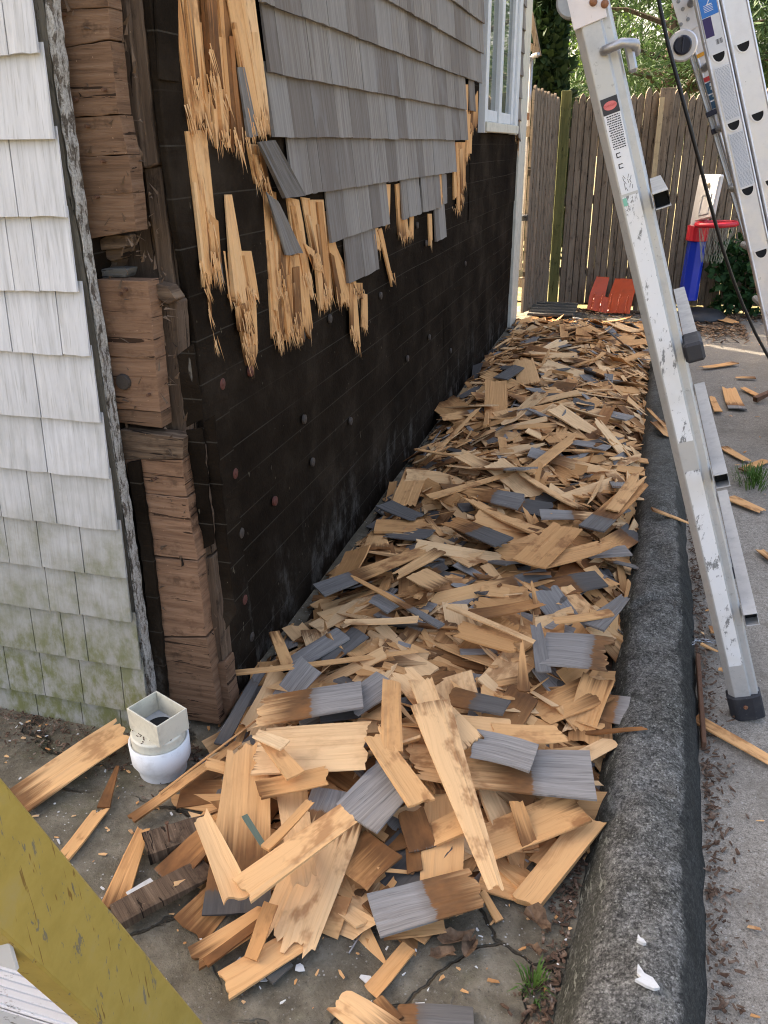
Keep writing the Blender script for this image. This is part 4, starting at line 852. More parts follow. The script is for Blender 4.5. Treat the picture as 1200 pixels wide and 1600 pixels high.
# far rail: hinge hub, knob, stickers, clip
def s2(px, py): return (ony(px, py, Y2) - FB2).dot(aF)
on_face('hinge_plate', s2(1078, 48), s2(1062, -20), -0.10, -0.012, 0.006, M['alu_new'], ladb, 0, FB2, aF, wF, nB, .008, .001)
hub = ony(1066, 72, Y2 - 0.012); b = MB(); b.lathe([(0, .03), (.062, .03), (.068, .024), (.068, 0)], hub, 28, rot=Matrix.Rotation(rad(90), 3, 'X')); b.build('hinge_hub', M['alu_new'], ladb)
b = MB(); b.lathe([(0, .03), (.036, .03), (.042, .02), (.042, 0)], hub + Vector((0, -.028, 0)), 20, rot=Matrix.Rotation(rad(90), 3, 'X')); b.box(hub + Vector((0, -.06, 0)), (.008, .01, .06), mi=0); b.build('hinge_knob', M['navy_plastic'], ladb, bevel=.002)
for px, py in ((1067, 14), (1060, 2), (1075, 30), (1064, 38)):
    b = MB(); b.lathe([(0, .004), (.008, .003), (.009, 0)], ony(px, py, Y2 - .018), 10, rot=Matrix.Rotation(rad(90), 3, 'X')); b.build('hinge_rivet', M['alu_dark'], ladb)
for (ya, xa), (yb, xb), m in (((94, 1085), (88, 1084), 'orange_label'), ((131, 1098), (124, 1096), 'red_label'), ((150, 1102), (133, 1098), 'teal_label'), ((160, 1105), (152, 1103), 'teal_label'), ((173, 1108), (162, 1106), 'teal_label')):
    on_face('label', s2(xa, ya), s2(xb, yb), -0.066, -0.016, .005, M[m], ladb, 0, FB2, aF, wF, nB)
b = MB()
for yy, xx in ((139, 1100), (145, 1101), (156, 1104)):
    q = FB2 + aF * s2(xx, yy) + nB * .0065; b.add([q - wF * .05, q - wF * .04, q - wF * .036 + aF * .012, q - wF * .046 + aF * .012], [(0, 1, 2, 3)]); b.add([q - wF * .032, q - wF * .026, q - wF * .026 + aF * .012, q - wF * .032 + aF * .012], [(0, 1, 2, 3)])
b.build('lettering', M['label_white'], ladb)
for py, px in ((178, 1108), (206, 1113)):
    on_face('clip', s2(px, py + 5), s2(px, py - 4), -0.10, -0.008, .008, M['navy_plastic'], ladb, 0, FB2, aF, wF, nB, .02, .002); on_face('clip_label', s2(px, py + 3), s2(px, py - 3), -0.04, -0.018, .0295, M['yellow_label'], ladb, 0, FB2, aF, wF, nB)
on_face('clip', s2(1113, 203), s2(1108, 180), -0.045, -0.018, .008, M['navy_plastic'], ladb, 0, FB2, aF, wF, nB, .012, .002)

# yellow stepladder at lower left, close to the camera
yl = thing(empty('yellow_stepladder', (-0.45, 0.69, 0)), 'scuffed yellow fibreglass stepladder with ribbed metal steps in the lower left corner', 'stepladder'); yl.location = (0, 0, 0)
yX = -0.45; y0_, y1_ = onx(0, 1335, yX), onx(250, 1600, yX); ya_ = (y1_ - y0_).normalized(); yn = Vector((0, ya_.z, -ya_.y))  # perpendicular in the stile plane
if yn.y > 0: yn = -yn
def stile(X, sx, nm):
    b = MB(); P = [Vector((X, y0_.y, y0_.z)) - ya_ * 0.75, Vector((X, y1_.y, y1_.z)) + ya_ * (y1_.z / -ya_.z - 0.0)]
    prof = [(0.0, 0.040), (0.0, -0.040), (-0.03 * sx, -0.046), (-0.03 * sx, -0.041), (-0.005 * sx, -0.035), (-0.005 * sx, 0.035), (-0.03 * sx, 0.041), (-0.03 * sx, 0.046)]
    b.prism([P[0] + Vector((u, 0, 0)) + yn * v for u, v in prof], P[1] - P[0]); return b.build(nm, M['yellow'], yl, bevel=0.002)
stile(yX, 1, 'stile'); stile(yX - 0.55, -1, 'stile')
for k in range(4):
    zc = 0.475 - 0.30 * (k - 1) if k else 0.475 + 0.30
    zc = 0.775 - 0.30 * k + 0.0
    if zc < 0.1: continue
    t = (zc - y0_.z) / ya_.z; cy = y0_.y + ya_.y * t
    b = MB(); b.box((yX - 0.275, cy, zc), (0.54, 0.085, 0.004)); b.box((yX - 0.275, cy - 0.043, zc - 0.015), (0.54, 0.003, 0.034)); b.box((yX - 0.275, cy + 0.043, zc - 0.015), (0.54, 0.003, 0.034))
    for r in range(9): b.box((yX - 0.275, cy - 0.036 + r * 0.009, zc + 0.0035), (0.54, 0.0035, 0.0036))
    b.build('step', M['step'], yl)
for k in range(2):
    b = MB(); X = yX - 0.02 - 0.51 * k; b.box((X, 0.98, 0.6), (0.025, 0.05, 1.6), Matrix.Rotation(rad(18), 3, 'X')); rr = b.build('rear_leg', M['yellow'], yl)
    rr.hide_render = False; bpy.data.objects.remove(rr)

# black cable
b = MB(); pts = []
for px, py, Y in [(1022, -60, 3.3), (1031, 10, 3.3), (1044, 70, 3.3), (1060, 130, 3.3), (1076, 190, 3.3), (1092, 250, 3.35), (1106, 305, 3.4), (1117, 345, 3.45), (1128, 385, 3.5), (1143, 430, 3.6), (1160, 475, 3.7), (1180, 520, 3.8), (1205, 566, 3.9), (1240, 620, 4.0)]: pts.append(ony(px, py, Y))
e = pts[-1]; pts += [Vector((e.x + .12, e.y + .1, e.z * .4)), Vector((e.x + .35, e.y + .1, 0.005)), Vector((e.x + 1, e.y + .3, 0.005))]
up = pts[0]; pts = [up + Vector((-.12, 0, 1.2)), up + Vector((-.05, 0, .5))] + pts
b.tube(pts, 0.0065, 8); thing(b.build('power_cable', M['cable'], smooth=True), 'black power cable hanging down past the shiny ladder to the driveway', 'cable')

# ------------------------------------------------------------------ toys and bits
hoop = thing(empty('toy_basketball_hoop', (0.53, 7.6, 0)), 'toy basketball hoop with white backboard, red rim and blue post by the fence', 'basketball hoop'); hoop.location = (0, 0, 0)
HY = 7.62
def hp_(px, py, dy=0): return ony(px, py, HY + dy)
pb = hp_(1074, 468); pt = hp_(1090, 372)
b = MB(); b.tube([pb, pt], 0.082, 8, r2=0.075); b.build('post', M['blue_plastic'], hoop, bevel=.004)
b = MB(); b.tube([hp_(1088, 376), hp_(1092, 352)], 0.088, 20); b.build('collar', M['red_plastic'], hoop, bevel=.004)
b = MB(); b.tube([hp_(1091, 354), hp_(1094, 340)], 0.066, 16); b.build('neck', M['white_plastic'], hoop)
b = MB(); c = hp_(1096, 474); prof = [(0.0, 0.09), (0.09, 0.085), (0.17, 0.07), (0.215, 0.03), (0.22, -0.0), (0, 0)]; b.lathe([(r, z) for r, z in prof], (c.x, c.y, 0.0), 24)
for i in range(len(b.v)): x, y, z = b.v[i]; b.v[i] = (c.x + (x - c.x) * 1.0, y, z)
b.build('base', M['black_plastic'], hoop, smooth=True)
bt = [hp_(1076, 350), hp_(1090, 276), hp_(1095, 269), hp_(1122, 271), hp_(1127, 276), hp_(1108, 352), hp_(1100, 346)]
bb = [hp_(1077, 349, .0), hp_(1092, 272), hp_(1126, 273, -.22), hp_(1111, 340, -.22)]
bd = (bb[3] - bb[0]); bd.z = 0; bnorm = Vector((bd.y, -bd.x, 0)).normalized()
bbx = MB(); A_, B_, C_, D_ = bb
bbx.prism([A_, B_, C_, D_], bnorm * -0.045); bk = bbx.build('backboard', M['white_plastic'], hoop, bevel=.012)
b = MB(); f = lambda u, v: A_.lerp(D_, u).lerp(B_.lerp(C_, u), v) + bnorm * 0.003
for (u0, u1, v0, v1) in ((.35, .8, .12, .16), (.35, .8, .55, .59), (.35, .4, .16, .55), (.75, .8, .16, .55)): b.prism([f(u0, v0), f(u1, v0), f(u1, v1), f(u0, v1)], bnorm * .004)
b.build('backboard_rib', M['white_plastic'], bk)
b = MB(); q = f(.6, .76); b.lathe([(0, .004), (.018, .004), (.022, 0)], q, 14, rot=Matrix.Rotation(rad(90), 3, 'X')); b.build('emblem', M['newwood'], bk)
rc = hp_(1120, 350, -.16); b = MB(); b.tube([rc + Vector((.155 * math.cos(t), .155 * math.sin(t) * .9, .006 * math.cos(t))) for t in [i * math.pi / 16 for i in range(33)]], 0.02, 8, cap=False); b.tube([hp_(1094, 346), hp_(1100, 348, -.1)], .035, 8); b.build('rim', M['red_plastic'], hoop, smooth=True)
b = MB()
for i in range(14):
    t0 = i * 2 * math.pi / 14
    for sgn in (1, -1):
        b.tube([rc + Vector((lerp(.14, .08, k / 4) * math.cos(t0 + sgn * k * .16), lerp(.14, .08, k / 4) * math.sin(t0 + sgn * k * .16), -.075 * k)) for k in range(5)], 0.0016, 3, cap=False)
b.build('net', M['net'], hoop)
# red snow shovel blade
SY = 7.78
def sh(px, py, dy=0): return ony(px, py, SY + dy)
b = MB()
rows = [((917, 483), (940, 488), (950, 489), (984, 490)), ((922, 458), (945, 464), (950, 466), (990, 462)), ((932, 433), (952, 434), (961, 436), (999, 437))]
vs_ = []; ys_ = [-.14, -.03, .06]
for r, dy in zip(rows, ys_):
    for i, p in enumerate(r): vs_.append(sh(*p, dy + (0.025 if i in (1, 2) else 0)))
fs = [(0, 1, 5, 4), (1, 2, 6, 5), (2, 3, 7, 6), (4, 5, 9, 8), (6, 7, 11, 10)]
bm_v = vs_ + [v + Vector((0, .012, .004)) for v in vs_]; fs2 = fs + [tuple(i + 12 for i in f_[::-1]) for f_ in fs]
edges = {}
for f_ in fs:
    for i in range(4): e = (f_[i], f_[(i + 1) % 4]); edges[e] = 1
for e in list(edges):
    if (e[1], e[0]) not in edges: fs2.append((e[1], e[0], e[0] + 12, e[1] + 12))
b.add(bm_v, fs2); shv = thing(b.build('snow_shovel_blade', M['shovel'], smooth=False), 'orange red plastic snow shovel blade with a notch leaning at the fence foot', 'shovel')
b = MB()
for t in (.12, .3, .5, .7, .88):
    A0 = vs_[0].lerp(vs_[3], t); A1 = vs_[4].lerp(vs_[7], t)
    b.tube([A0 + Vector((0, -.012, .003)), A1 + Vector((0, -.012, .003))], .006, 5)
b.build('rib', M['shovel'], shv)
# drain pipe adapter
pipe = thing(empty('drain_pipe_adapter', (-0.985, 1.36, 0)), 'cream square downspout adapter sitting in a white round drain pipe', 'drain pipe')
Rz = Matrix.Rotation(rad(-22), 3, 'Z')
b = MB(); b.lathe([(.056, -.02), (.058, .012), (.064, .030), (.0712, .044), (.0722, .098), (.066, .098), (.065, .06), (.05, .04)], (0, 0, 0), 32); b.build('hub', M['pvc_white'], pipe, smooth=True)
b = MB(); b.lathe([(.0645, .07), (.0645, .120), (.06, .124), (.0, .124)], (0, 0, 0), 32); b.build('collar', M['pvc_cream'], pipe, bevel=.001)
b = MB(); hx, hy, t_ = .056, .042, .004; z0, z1 = .122, .182; cc = Vector((.004, .004, 0))
for sx, sy, lx, ly in ((1, 0, t_, 2 * hy), (-1, 0, t_, 2 * hy), (0, 1, 2 * hx + t_, t_), (0, -1, 2 * hx + t_, t_)): b.box(cc + Rz @ Vector((sx * hx, sy * (hy), (z0 + z1) / 2)), (lx, ly - (t_ * 1.02 if sx else 0), z1 - z0), Rz)
b.build('square_socket', M['pvc_cream'], pipe, bevel=.0008)
b = MB(); b.box(cc + Vector((0, 0, .127)), (2 * hx - .006, 2 * hy - .006, .003), Rz); b.build('socket_floor', M['pvc_in'], pipe)
b = MB(); b.lathe([(.035, .1295), (.032, .1292), (.0, .1292)], cc, 20); b.build('drain_hole_shade', M['hole_shade'], pipe)  # flat dark disc on the floor, painted shade of a hole
for i in range(90):
    pass
b = MB()
for i in range(70):
    t = R.uniform(0, 6.28); r = R.uniform(.035, .062); p = Vector((r * math.cos(t), r * math.sin(t), .1245)); 
    if p.y > 0.0: continue
    s = R.uniform(.001, .004); an = R.uniform(0, 3); d = Vector((math.cos(an), math.sin(an), 0)); b.tube([p - d * s, p + d * s], .0011, 4)
kind(b.build('dirt_crumbs', M['litter'], pipe), 'stuff')

# rusty stake and chain by the kerb
b = MB(); r0, r1 = onz(1090, 1025, .015), onz(1099, 1168, .008); b.box((r0 + r1) / 2 + Vector((0, 0, .004)), (.012, (r0 - r1).length, .02), Matrix.Rotation(math.atan2(r1.x - r0.x, r0.y - r1.y), 3, 'Z')); thing(b.build('iron_stake', M['rust'], bevel=.002), 'flat rusty iron stake lying along the foot of the kerb', 'stake')
ch = thing(empty('chain', onz(1083, 1005, 0)), 'thin grey chain lying from the kerb foot towards the worn ladder', 'chain'); 
cps = [onz(1077, 1048, .01), onz(1075, 1028, .01), onz(1078, 1008, .012), onz(1090, 1000, .014), onz(1106, 1001, .012), onz(1122, 1004, .01), onz(1130, 1005, .01)]
tot = []
for p0, p1 in zip(cps, cps[1:]):
    m = max(2, int((p1 - p0).length / .011))
    for i in range(m): tot.append((p0.lerp(p1, i / m), (p1 - p0).normalized()))
for i, (p, d) in enumerate(tot):
    b = MB(); side = Vector((-d.y, d.x, 0)) if i % 2 else Vector((0, 0, 1)); c = p - ch.location
    b.tube([c + d * (.009 * math.cos(t)) + side * (.005 * math.sin(t)) for t in [k * math.pi / 4 for k in range(9)]], .0016, 4, cap=False); b.build('link', M['steel'], ch)

# ------------------------------------------------------------------ the heap of torn shingles
def heap_h(x, y):
    kl = pw(KL, y); s = (x + 0.944) / (kl + 0.03 + 0.944)
    if s < -0.02 or s > 1.02: return 0.0
    s = min(1, max(0, s)); prof = (4 * s * (1 - s)) ** 0.55 * 0.62 + 0.38 * min(1, s * 3.0) * min(1, (1.02 - s) * 12)
    H = pw([(0.98, 0), (1.12, .025), (1.45, .085), (1.9, .105), (2.6, .115), (3.6, .14), (5.2, .14), (6.4, .10), (7.0, .055), (7.35, 0)], y)
    if y < 1.75: H *= pw([(-0.95, 0.15), (-0.72, 0.55), (-0.5, 1), (0.2, 1)], x) if y < 1.55 else 1
    if x > -.25: H *= min(1, max(0, (y - 1.12 - (x + .25) * .55) / .3))
    return max(0, H * prof * (1 + 0.35 * noise.noise((x * 3.3, y * 2.4, 5.1))) )
def heap_n(x, y):
    e = 0.05; return Vector((-(heap_h(x + e, y) - heap_h(x - e, y)) / (2 * e), -(heap_h(x, y + e) - heap_h(x, y - e)) / (2 * e), 1)).normalized()
def piece_mesh(L, W0, W1, nu, nv, th0, th1, jag0, jag1, curl=0.0, bend=0.0, rnd=R, pointy=0.0, split=0.0):
    """slab: butt at v=0 (thick), tip at v=L. Returns verts, faces, uvs; centred on L/2"""
    def teeth():
        ph = rnd.uniform(0, 99); out = []
        for i in range(nu + 1):
            e = 0.5 + 0.95 * noise.noise((i * 0.28 + ph, ph, 0.5)) + 0.16 * noise.noise((i * 1.9, ph, 3)); e = e * 0.75 + (rnd.uniform(.1, .5) if rnd.random() < .13 else 0)
            out.append(min(1.25, max(0, e)))
        return out
    e0 = teeth(); e1 = teeth(); step = [rnd.choice([0, 0, 0, 0, 0, 0, 0, 0, .001]) for _ in range(nu + 1)]
    sk0 = rnd.uniform(-.5, .5) * jag0; sk1 = rnd.uniform(-.8, .8) * jag1
    xs = [(-0.5 + i / nu) + (rnd.uniform(-.3, .3) / nu if 0 < i < nu else 0) for i in range(nu + 1)]
    wob = [rnd.uniform(-1, 1) for _ in range(6)]; px = rnd.uniform(-.25, .25)
    vs_ = []; uvs = []
    for layer in (1, 0):
        for j in range(nv + 1):
            t = j / nv
            for i in range(nu + 1):
                y0 = L * jag0 * e0[i] + sk0 * L * xs[i]; y1 = L - L * jag1 * e1[i] + sk1 * L * xs[i] - pointy * L * (abs(xs[i] - px) * 2) ** 1.2
                y = lerp(max(0, y0), min(L * 1.05, max(y1, L * .3)), t); tt = y / L
                W = lerp(W0, W1, tt); x = xs[i] * W + 0.012 * W * wob[i % 6] * (1 if 0 < j < nv else .4) + W * .05 * math.sin(tt * 5 + wob[0] * 3) * wob[1]
                z = (lerp(th0, th1, tt) * ((1 - .55 * (jag1 > .02)) if j == nv else 1)) * (1 if layer else 0) + curl * (2 * xs[i]) ** 2 * W + bend * (2 * tt - 1) ** 2 * L
                z += (0.0004 * wob[(i + j) % 6] + step[i]) if layer else 0
                vs_.append(Vector((x, y - L / 2, z))); uvs.append((x, y))
    fs = []; n = nu + 1; K = (nv + 1) * n
    for j in range(nv):
        for i in range(nu):
            a = j * n + i; fs.append((a, a + 1, a + n + 1, a + n)); fs.append((a + K, a + n + K, a + n + 1 + K, a + 1 + K))
    for i in range(nu): fs.append((i + 1, i, i + K, i + 1 + K)); a = nv * n + i; fs.append((a, a + 1, a + 1 + K, a + K))
    for j in range(nv): a = j * n; fs.append((a, a + n, a + n + K, a + K)); a = j * n + nu; fs.append((a + n, a, a + K, a + n + K))
    return vs_, fs, uvs
PIECES = []
def put_piece(name, A, B, W0, W1, label, cat, group=None, tone=.6, wth=-.2, stain=0.0, jag=(0.0, .12), roll=0.0, th=.0062, curl=0.0, bend=0.0, nu=None, pointy=0.0, mat=None):
    if mat is None and not bend: bend = R.uniform(-.012, .02)
    if mat is None and not curl: curl = R.uniform(-.05, .06)
    A = Vector(A); B = Vector(B); d = B - A; L = d.length
    if stain > 0 and wth < -.1: wth = -.02
    nu = nu or max(3, min(20, int(max(W0, W1) / .0065)))
    vs_, fs, uvs = piece_mesh(L, W0, W1, nu, 3, th, th * .4, jag[0], jag[1], curl, bend, R, pointy)
    b = MB(); b.add(vs_, fs, uvs); o = b.build(name, mat or M['cedar'])
    y = d.normalized(); z = Vector((0, 0, 1)); x = y.cross(z).normalized(); z = x.cross(y)
    m = Matrix((x, y, z)).transposed(); m = m @ Matrix.Rotation(rad(roll), 3, 'Y')
    o.matrix_world = Matrix.Translation((A + B) / 2) @ m.to_4x4()
    o['tone'] = tone; o['weathered'] = wth; o['stain'] = stain
    thing(o, label, cat, group); PIECES.append(o); return o
def hero(ax, ay, za, bx, by, zb, W0, W1, label, cat='shingle piece', name='shingle_piece', **kw):
    hx = heap_h(*onz((ax + bx) / 2, (ay + by) / 2, .06).xy)
    return put_piece(name, onz(ax, ay, za), onz(bx, by, zb), W0, W1, label, cat, kw.pop('group', 'torn cedar shingles in the heap'), **kw)
HERO = [
 # A = butt end, B = torn end; heights in metres
 (28, 1256, .012, 203, 1136, .05, .10, .105, 'long tan shingle lying alone on the concrete left of the drain pipe', dict(tone=.72, wth=-.02, stain=.13, jag=(0, .1))),
 (95, 1348, .008, 162, 1262, .012, .032, .036, 'bent narrow tan strip on the concrete with a dark thin tail', dict(tone=.55, stain=.04, jag=(.05, .1))),
 (162, 1264, .012, 186, 1190, .03, .03, .008, 'dark thin tail splinter pointing at the white drain pipe', dict(tone=.1, stain=.4, jag=(.02, .3))),
 (176, 1420, .01, 226, 1288, .03, .055, .028, 'flared tan splinter standing out left of the rotten plank', dict(tone=.42, jag=(.06, .1))),
 (258, 1376, .02, 336, 1296, .06, .075, .06, 'orange brown stained shingle leaning beside the rotten plank', dict(tone=.15, wth=.0, stain=.16, jag=(.0, .12))),
 (205, 1284, .02, 378, 1158, .07, .028, .022, 'long thin tan lath crossing in front of the drain pipe', dict(tone=.45, stain=0, jag=(.03, .05))),
 (250, 1240, .09, 420, 1110, .12, .006, .005, 'hair thin sliver lying across the white drain pipe', dict(tone=.4, jag=(0, .1), nu=2, th=.003)),
 (345, 1165, .05, 400, 1062, .10, .035, .028, 'dark weathered narrow strip slanting at the foot of the corner post', dict(tone=.25, wth=.22, stain=.06)),
 (318, 1192, .10, 440, 1222, .09, .03, .04, 'tan splinter lying level across the wide standing shingle', dict(tone=.6, stain=.02, jag=(.1, .2))),
 (372, 1428, .02, 388, 1150, .13, .135, .09, 'widest shingle of the near pile, pale top and brown streaked foot', dict(tone=.62, wth=.05, stain=.20, jag=(0, .1))),
 (375, 1412, .12, 312, 1272, .15, .055, .034, 'left arm of the pale V formed by two tan strips', dict(tone=.78, jag=(.08, .1))),
 (372, 1398, .14, 548, 1268, .17, .068, .062, 'right arm of the pale V formed by two tan strips', dict(tone=.72, jag=(.1, .05))),
 (455, 1240, .07, 478, 1385, .10, .07, .05, 'pale shingle poking out beneath the right arm of the V', dict(tone=.85, jag=(.02, .1))),
 (415, 1330, .13, 487, 1252, .14, .022, .02, 'small square edged stick lying above the V', dict(tone=.5, jag=(0, .05))),
 (535, 1240, .09, 440, 1490, .03, .14, .12, 'big pale shingle with grey brown head and slanted torn foot', dict(tone=.85, wth=.06, stain=.07, jag=(.0, .14))),
 (300, 1505, .012, 418, 1428, .03, .055, .05, 'ragged tan piece at the very front left of the heap', dict(tone=.6, stain=0, jag=(.1, .05))),
 (345, 1545, .012, 478, 1462, .03, .06, .055, 'ragged tan piece with pale edge, frontmost of the heap', dict(tone=.66, stain=0, jag=(.12, .05))),
 (322, 1508, .022, 412, 1438, .04, .02, .018, 'dark brown split line between the two frontmost ragged pieces', dict(tone=.05, stain=.3)),
 (392, 1500, .03, 425, 1412, .07, .026, .03, 'short orange brown stick propped over the frontmost pieces', dict(tone=.35, stain=0, jag=(.02, .02))),
 (584, 1436, .05, 756, 1386, .06, .10, .095, 'half silver half brown shingle lying at the front edge', dict(tone=.8, wth=.115, stain=.20, jag=(0, .12))),
 (596, 1462, .015, 700, 1448, .02, .03, .03, 'tan edge strip under the half silver shingle', dict(tone=.66, jag=(.1, .1))),
 (694, 1225, .09, 690, 1440, .03, .088, .085, 'upright plain tan shingle above the half silver front piece', dict(tone=.66, jag=(.0, .08))),
 (672, 1100, .20, 776, 1395, .10, .095, .03, 'long pale wedge with brown stained top crossing the near heap', dict(tone=.80, wth=-.05, stain=.10, jag=(0, .03))),
 (735, 1170, .15, 622, 1048, .19, .085, .07, 'pale split shingle with jagged top behind the long wedge', dict(tone=.85, stain=.03, jag=(.06, .1))),
 (690, 1150, .17, 655, 1060, .21, .05, .06, 'second pale strip beside the jagged split shingle', dict(tone=.8, stain=0, jag=(.06, .1))),
 (926, 1218, .11, 632, 1190, .12, .155, .11, 'largest silver ended shingle beside the kerb, tan towards the middle', dict(tone=.75, wth=.135, stain=.16, jag=(0, .1))),
 (834, 1190, .145, 735, 1162, .15, .095, .10, 'smaller silver shingle lying on the largest silver ended one', dict(tone=.85, wth=.3, stain=0, jag=(0, .12))),
 (660, 1262, .14, 580, 1145, .17, .06, .05, 'orange tan strip slanting left of the long wedge', dict(tone=.6, jag=(.06, .1))),
 (556, 1282, .10, 632, 1205, .13, .12, .12, 'plain grey shingle square half hidden in the near heap', dict(tone=.75, wth=.4, stain=0, jag=(0, .05))),
 (400, 1172, .12, 578, 1160, .15, .155, .165, 'broad pale tan shingle lying flat with saw toothed right end', dict(tone=.92, stain=.03, jag=(.05, .09))),
 (566, 1085, .16, 388, 1112, .13, .105, .12, 'silver ended shingle with a brown tongue behind the broad pale one', dict(tone=.75, wth=.13, stain=.16, jag=(0, .2))),
 (606, 1062, .15, 540, 1108, .13, .09, .09, 'light grey shingle corner behind the brown tongued one', dict(tone=.9, wth=.4, stain=0)),
 (400, 1240, .12, 515, 1212, .14, .055, .06, 'ragged stained tan piece under the broad pale shingle', dict(tone=.45, stain=.1, jag=(.06, .1))),
 (462, 1215, .15, 408, 1148, .17, .045, .03, 'tan wedge leaning between the broad pale and widest shingles', dict(tone=.55, jag=(.02, .15))),
 (446, 1168, .18, 398, 1146, .19, .035, .03, 'small cream chip resting on the broad pale shingle', dict(tone=1.0, jag=(.05, .1))),
 (612, 1180, .16, 612, 1058, .20, .05, .045, 'greyish olive strip standing upright left of the jagged split shingle', dict(tone=.5, wth=-.2, jag=(.1, .08))),
 (536, 990, .14, 448, 1045, .10, .07, .07, 'grey shingle with tan edge lying near the black wall foot', dict(tone=.5, wth=.5, stain=0, jag=(.02, .08))),
 (564, 988, .14, 502, 1036, .11, .07, .05, 'darker grey shingle just right of the tan edged grey one', dict(tone=.35, wth=.5, stain=0, jag=(.02, .1))),
 (428, 990, .14, 452, 1046, .10, .03, .036, 'short tan block leaning on the grey shingle by the wall', dict(tone=.5, jag=(.03, .03), th=.012)),
 (340, 1058, .11, 660, 1018, .13, .02, .02, 'very long tan lath lying across the heap by the corner post', dict(tone=.6, jag=(.02, .06))),
 (498, 925, .12, 690, 850, .17, .085, .05, 'dark ended shingle split into two pale prongs against the wall', dict(tone=.55, wth=.13, stain=.1, jag=(0, .25))),
 (690, 980, .17, 545, 898, .20, .028, .015, 'thin brown strip with a grey tip in the middle heap', dict(tone=.4, wth=.12, stain=.1)),
 (655, 972, .17, 528, 974, .16, .03, .026, 'pale curved strip below the grey tipped thin strip', dict(tone=.85, bend=.02, jag=(.05, .2))),
 (848, 1012, .14, 958, 1020, .16, .16, .17, 'large silver square with broken orange edge next to the kerb', dict(tone=.85, wth=.135, stain=.12, jag=(0, .15))),
 (850, 1052, .13, 836, 972, .17, .042, .03, 'narrow grey strip standing left of the large silver square', dict(tone=.5, wth=.4)),
 (818, 1085, .16, 815, 1000, .22, .035, .006, 'upright pointed tan spike left of the large silver square', dict(tone=.5, jag=(.1, .1))),
 (840, 960, .15, 830, 905, .22, .02, .005, 'thin orange spike standing up from the middle heap', dict(tone=.45, jag=(0, .1))),
 (926, 982, .13, 978, 932, .15, .075, .03, 'dark triangular grey scrap touching the kerb', dict(tone=.3, wth=.4)),
 (828, 884, .17, 888, 822, .19, .115, .11, 'flat olive tan shingle lying aslant in the middle heap', dict(tone=.42, jag=(.0, .05))),
 (842, 884, .15, 962, 848, .17, .10, .06, 'curved tan shingle running right from the olive tan one', dict(tone=.52, bend=.02, jag=(.1, .2))),
 (788, 848, .17, 698, 812, .16, .095, .09, 'charcoal grey shingle left of the olive tan one', dict(tone=.2, wth=.14, stain=.1)),
 (940, 905, .14, 850, 920, .13, .10, .12, 'dark grey ended brown shingle beside the kerb under a tan curl', dict(tone=.3, wth=.09, stain=.25)),
 (982, 862, .13, 915, 866, .13, .07, .07, 'dark grey shingle end poking over the kerb edge', dict(tone=.3, wth=.4)),
 (844, 806, .15, 935, 808, .15, .085, .07, 'bluish grey shingle with tan break in the middle heap', dict(tone=.85, wth=.12, stain=.05)),
 (925, 830, .15, 1006, 748, .18, .095, .075, 'dark footed shingle leaning up against the kerb', dict(tone=.35, wth=.11, stain=.12)),
 (955, 800, .17, 1004, 735, .21, .05, .06, 'fan split tan splinter sticking up over the kerb', dict(tone=.66, jag=(.05, .3))),
 (738, 965, .16, 850, 940, .17, .06, .045, 'dark streaked brown shingle in the middle heap', dict(tone=.2, stain=.25, wth=-.05)),
 (700, 948, .17, 838, 1005, .17, .024, .02, 'long pale lath slanting down towards the large silver square', dict(tone=.8, jag=(.02, .05))),
 (812, 1012, .15, 712, 980, .16, .075, .085, 'shaggy tan piece with bark like edge under the long pale lath', dict(tone=.4, jag=(.12, .12))),
 (818, 1418, .015, 928, 1276, .06, .055, .06, 'long tan billet leaning from the concrete to the kerb', dict(tone=.62, stain=0, jag=(.06, .06), th=.016)),
 (936, 1062, .10, 905, 1146, .06, .085, .07, 'curled tan scrap with dark stain by the kerb', dict(tone=.5, wth=-.05, stain=.12, jag=(.05, .12), curl=.12)),
 (938, 1072, .09, 830, 1120, .08, .115, .10, 'broad brown headed shingle left of the curled scrap', dict(tone=.45, stain=.16, wth=-.02, jag=(.05, .12))),
 (905, 1262, .08, 738, 1330, .05, .10, .09, 'broad tan shingle under the largest silver ended one', dict(tone=.58, wth=-.06, stain=.12, jag=(0, .1))),
 (700, 1345, .035, 590, 1372, .025, .10, .085, 'dull tan shingle behind the half silver front piece', dict(tone=.4, jag=(.05, .1))),
 (660, 1330, .06, 640, 1265, .09, .06, .06, 'small brown shingle end beside the upright plain tan one', dict(tone=.15, wth=.0, stain=.2)),
 (598, 1320, .06, 545, 1372, .05, .105, .10, 'square orange brown shingle end left of the dull tan one', dict(tone=.3, wth=-.02, stain=.14, jag=(0, .03))),
 (600, 1385, .02, 680, 1300, .06, .13, .12, 'dark grey shingle buried under the orange brown square', dict(tone=.4, wth=.5)),
 (830, 1330, .06, 805, 1250, .10, .035, .03, 'stained orange stick under the largest silver shingle', dict(tone=.35, stain=.12, jag=(.06, .06))),
 (880, 1320, .03, 840, 1355, .025, .06, .05, 'small tan scrap beside the long billet', dict(tone=.55, jag=(.06, .1))),
 (750, 1370, .02, 830, 1395, .018, .075, .06, 'short tan scrap right of the long wedge foot', dict(tone=.5, jag=(.06, .1))),
 (640, 1482, .008, 578, 1552, .008, .03, .034, 'single tan stick lying on the concrete near the bottom', dict(tone=.45, jag=(.02, .05))),
 (612, 1625, .02, 520, 1555, .012, .07, .05, 'brown piece with pale torn tip at the bottom edge', dict(tone=.8, wth=-.04, stain=.12, jag=(0, .25))),
 (620, 1600, .012, 590, 1560, .008, .03, .02, 'tan chip behind the bottom edge piece', dict(tone=.5)),
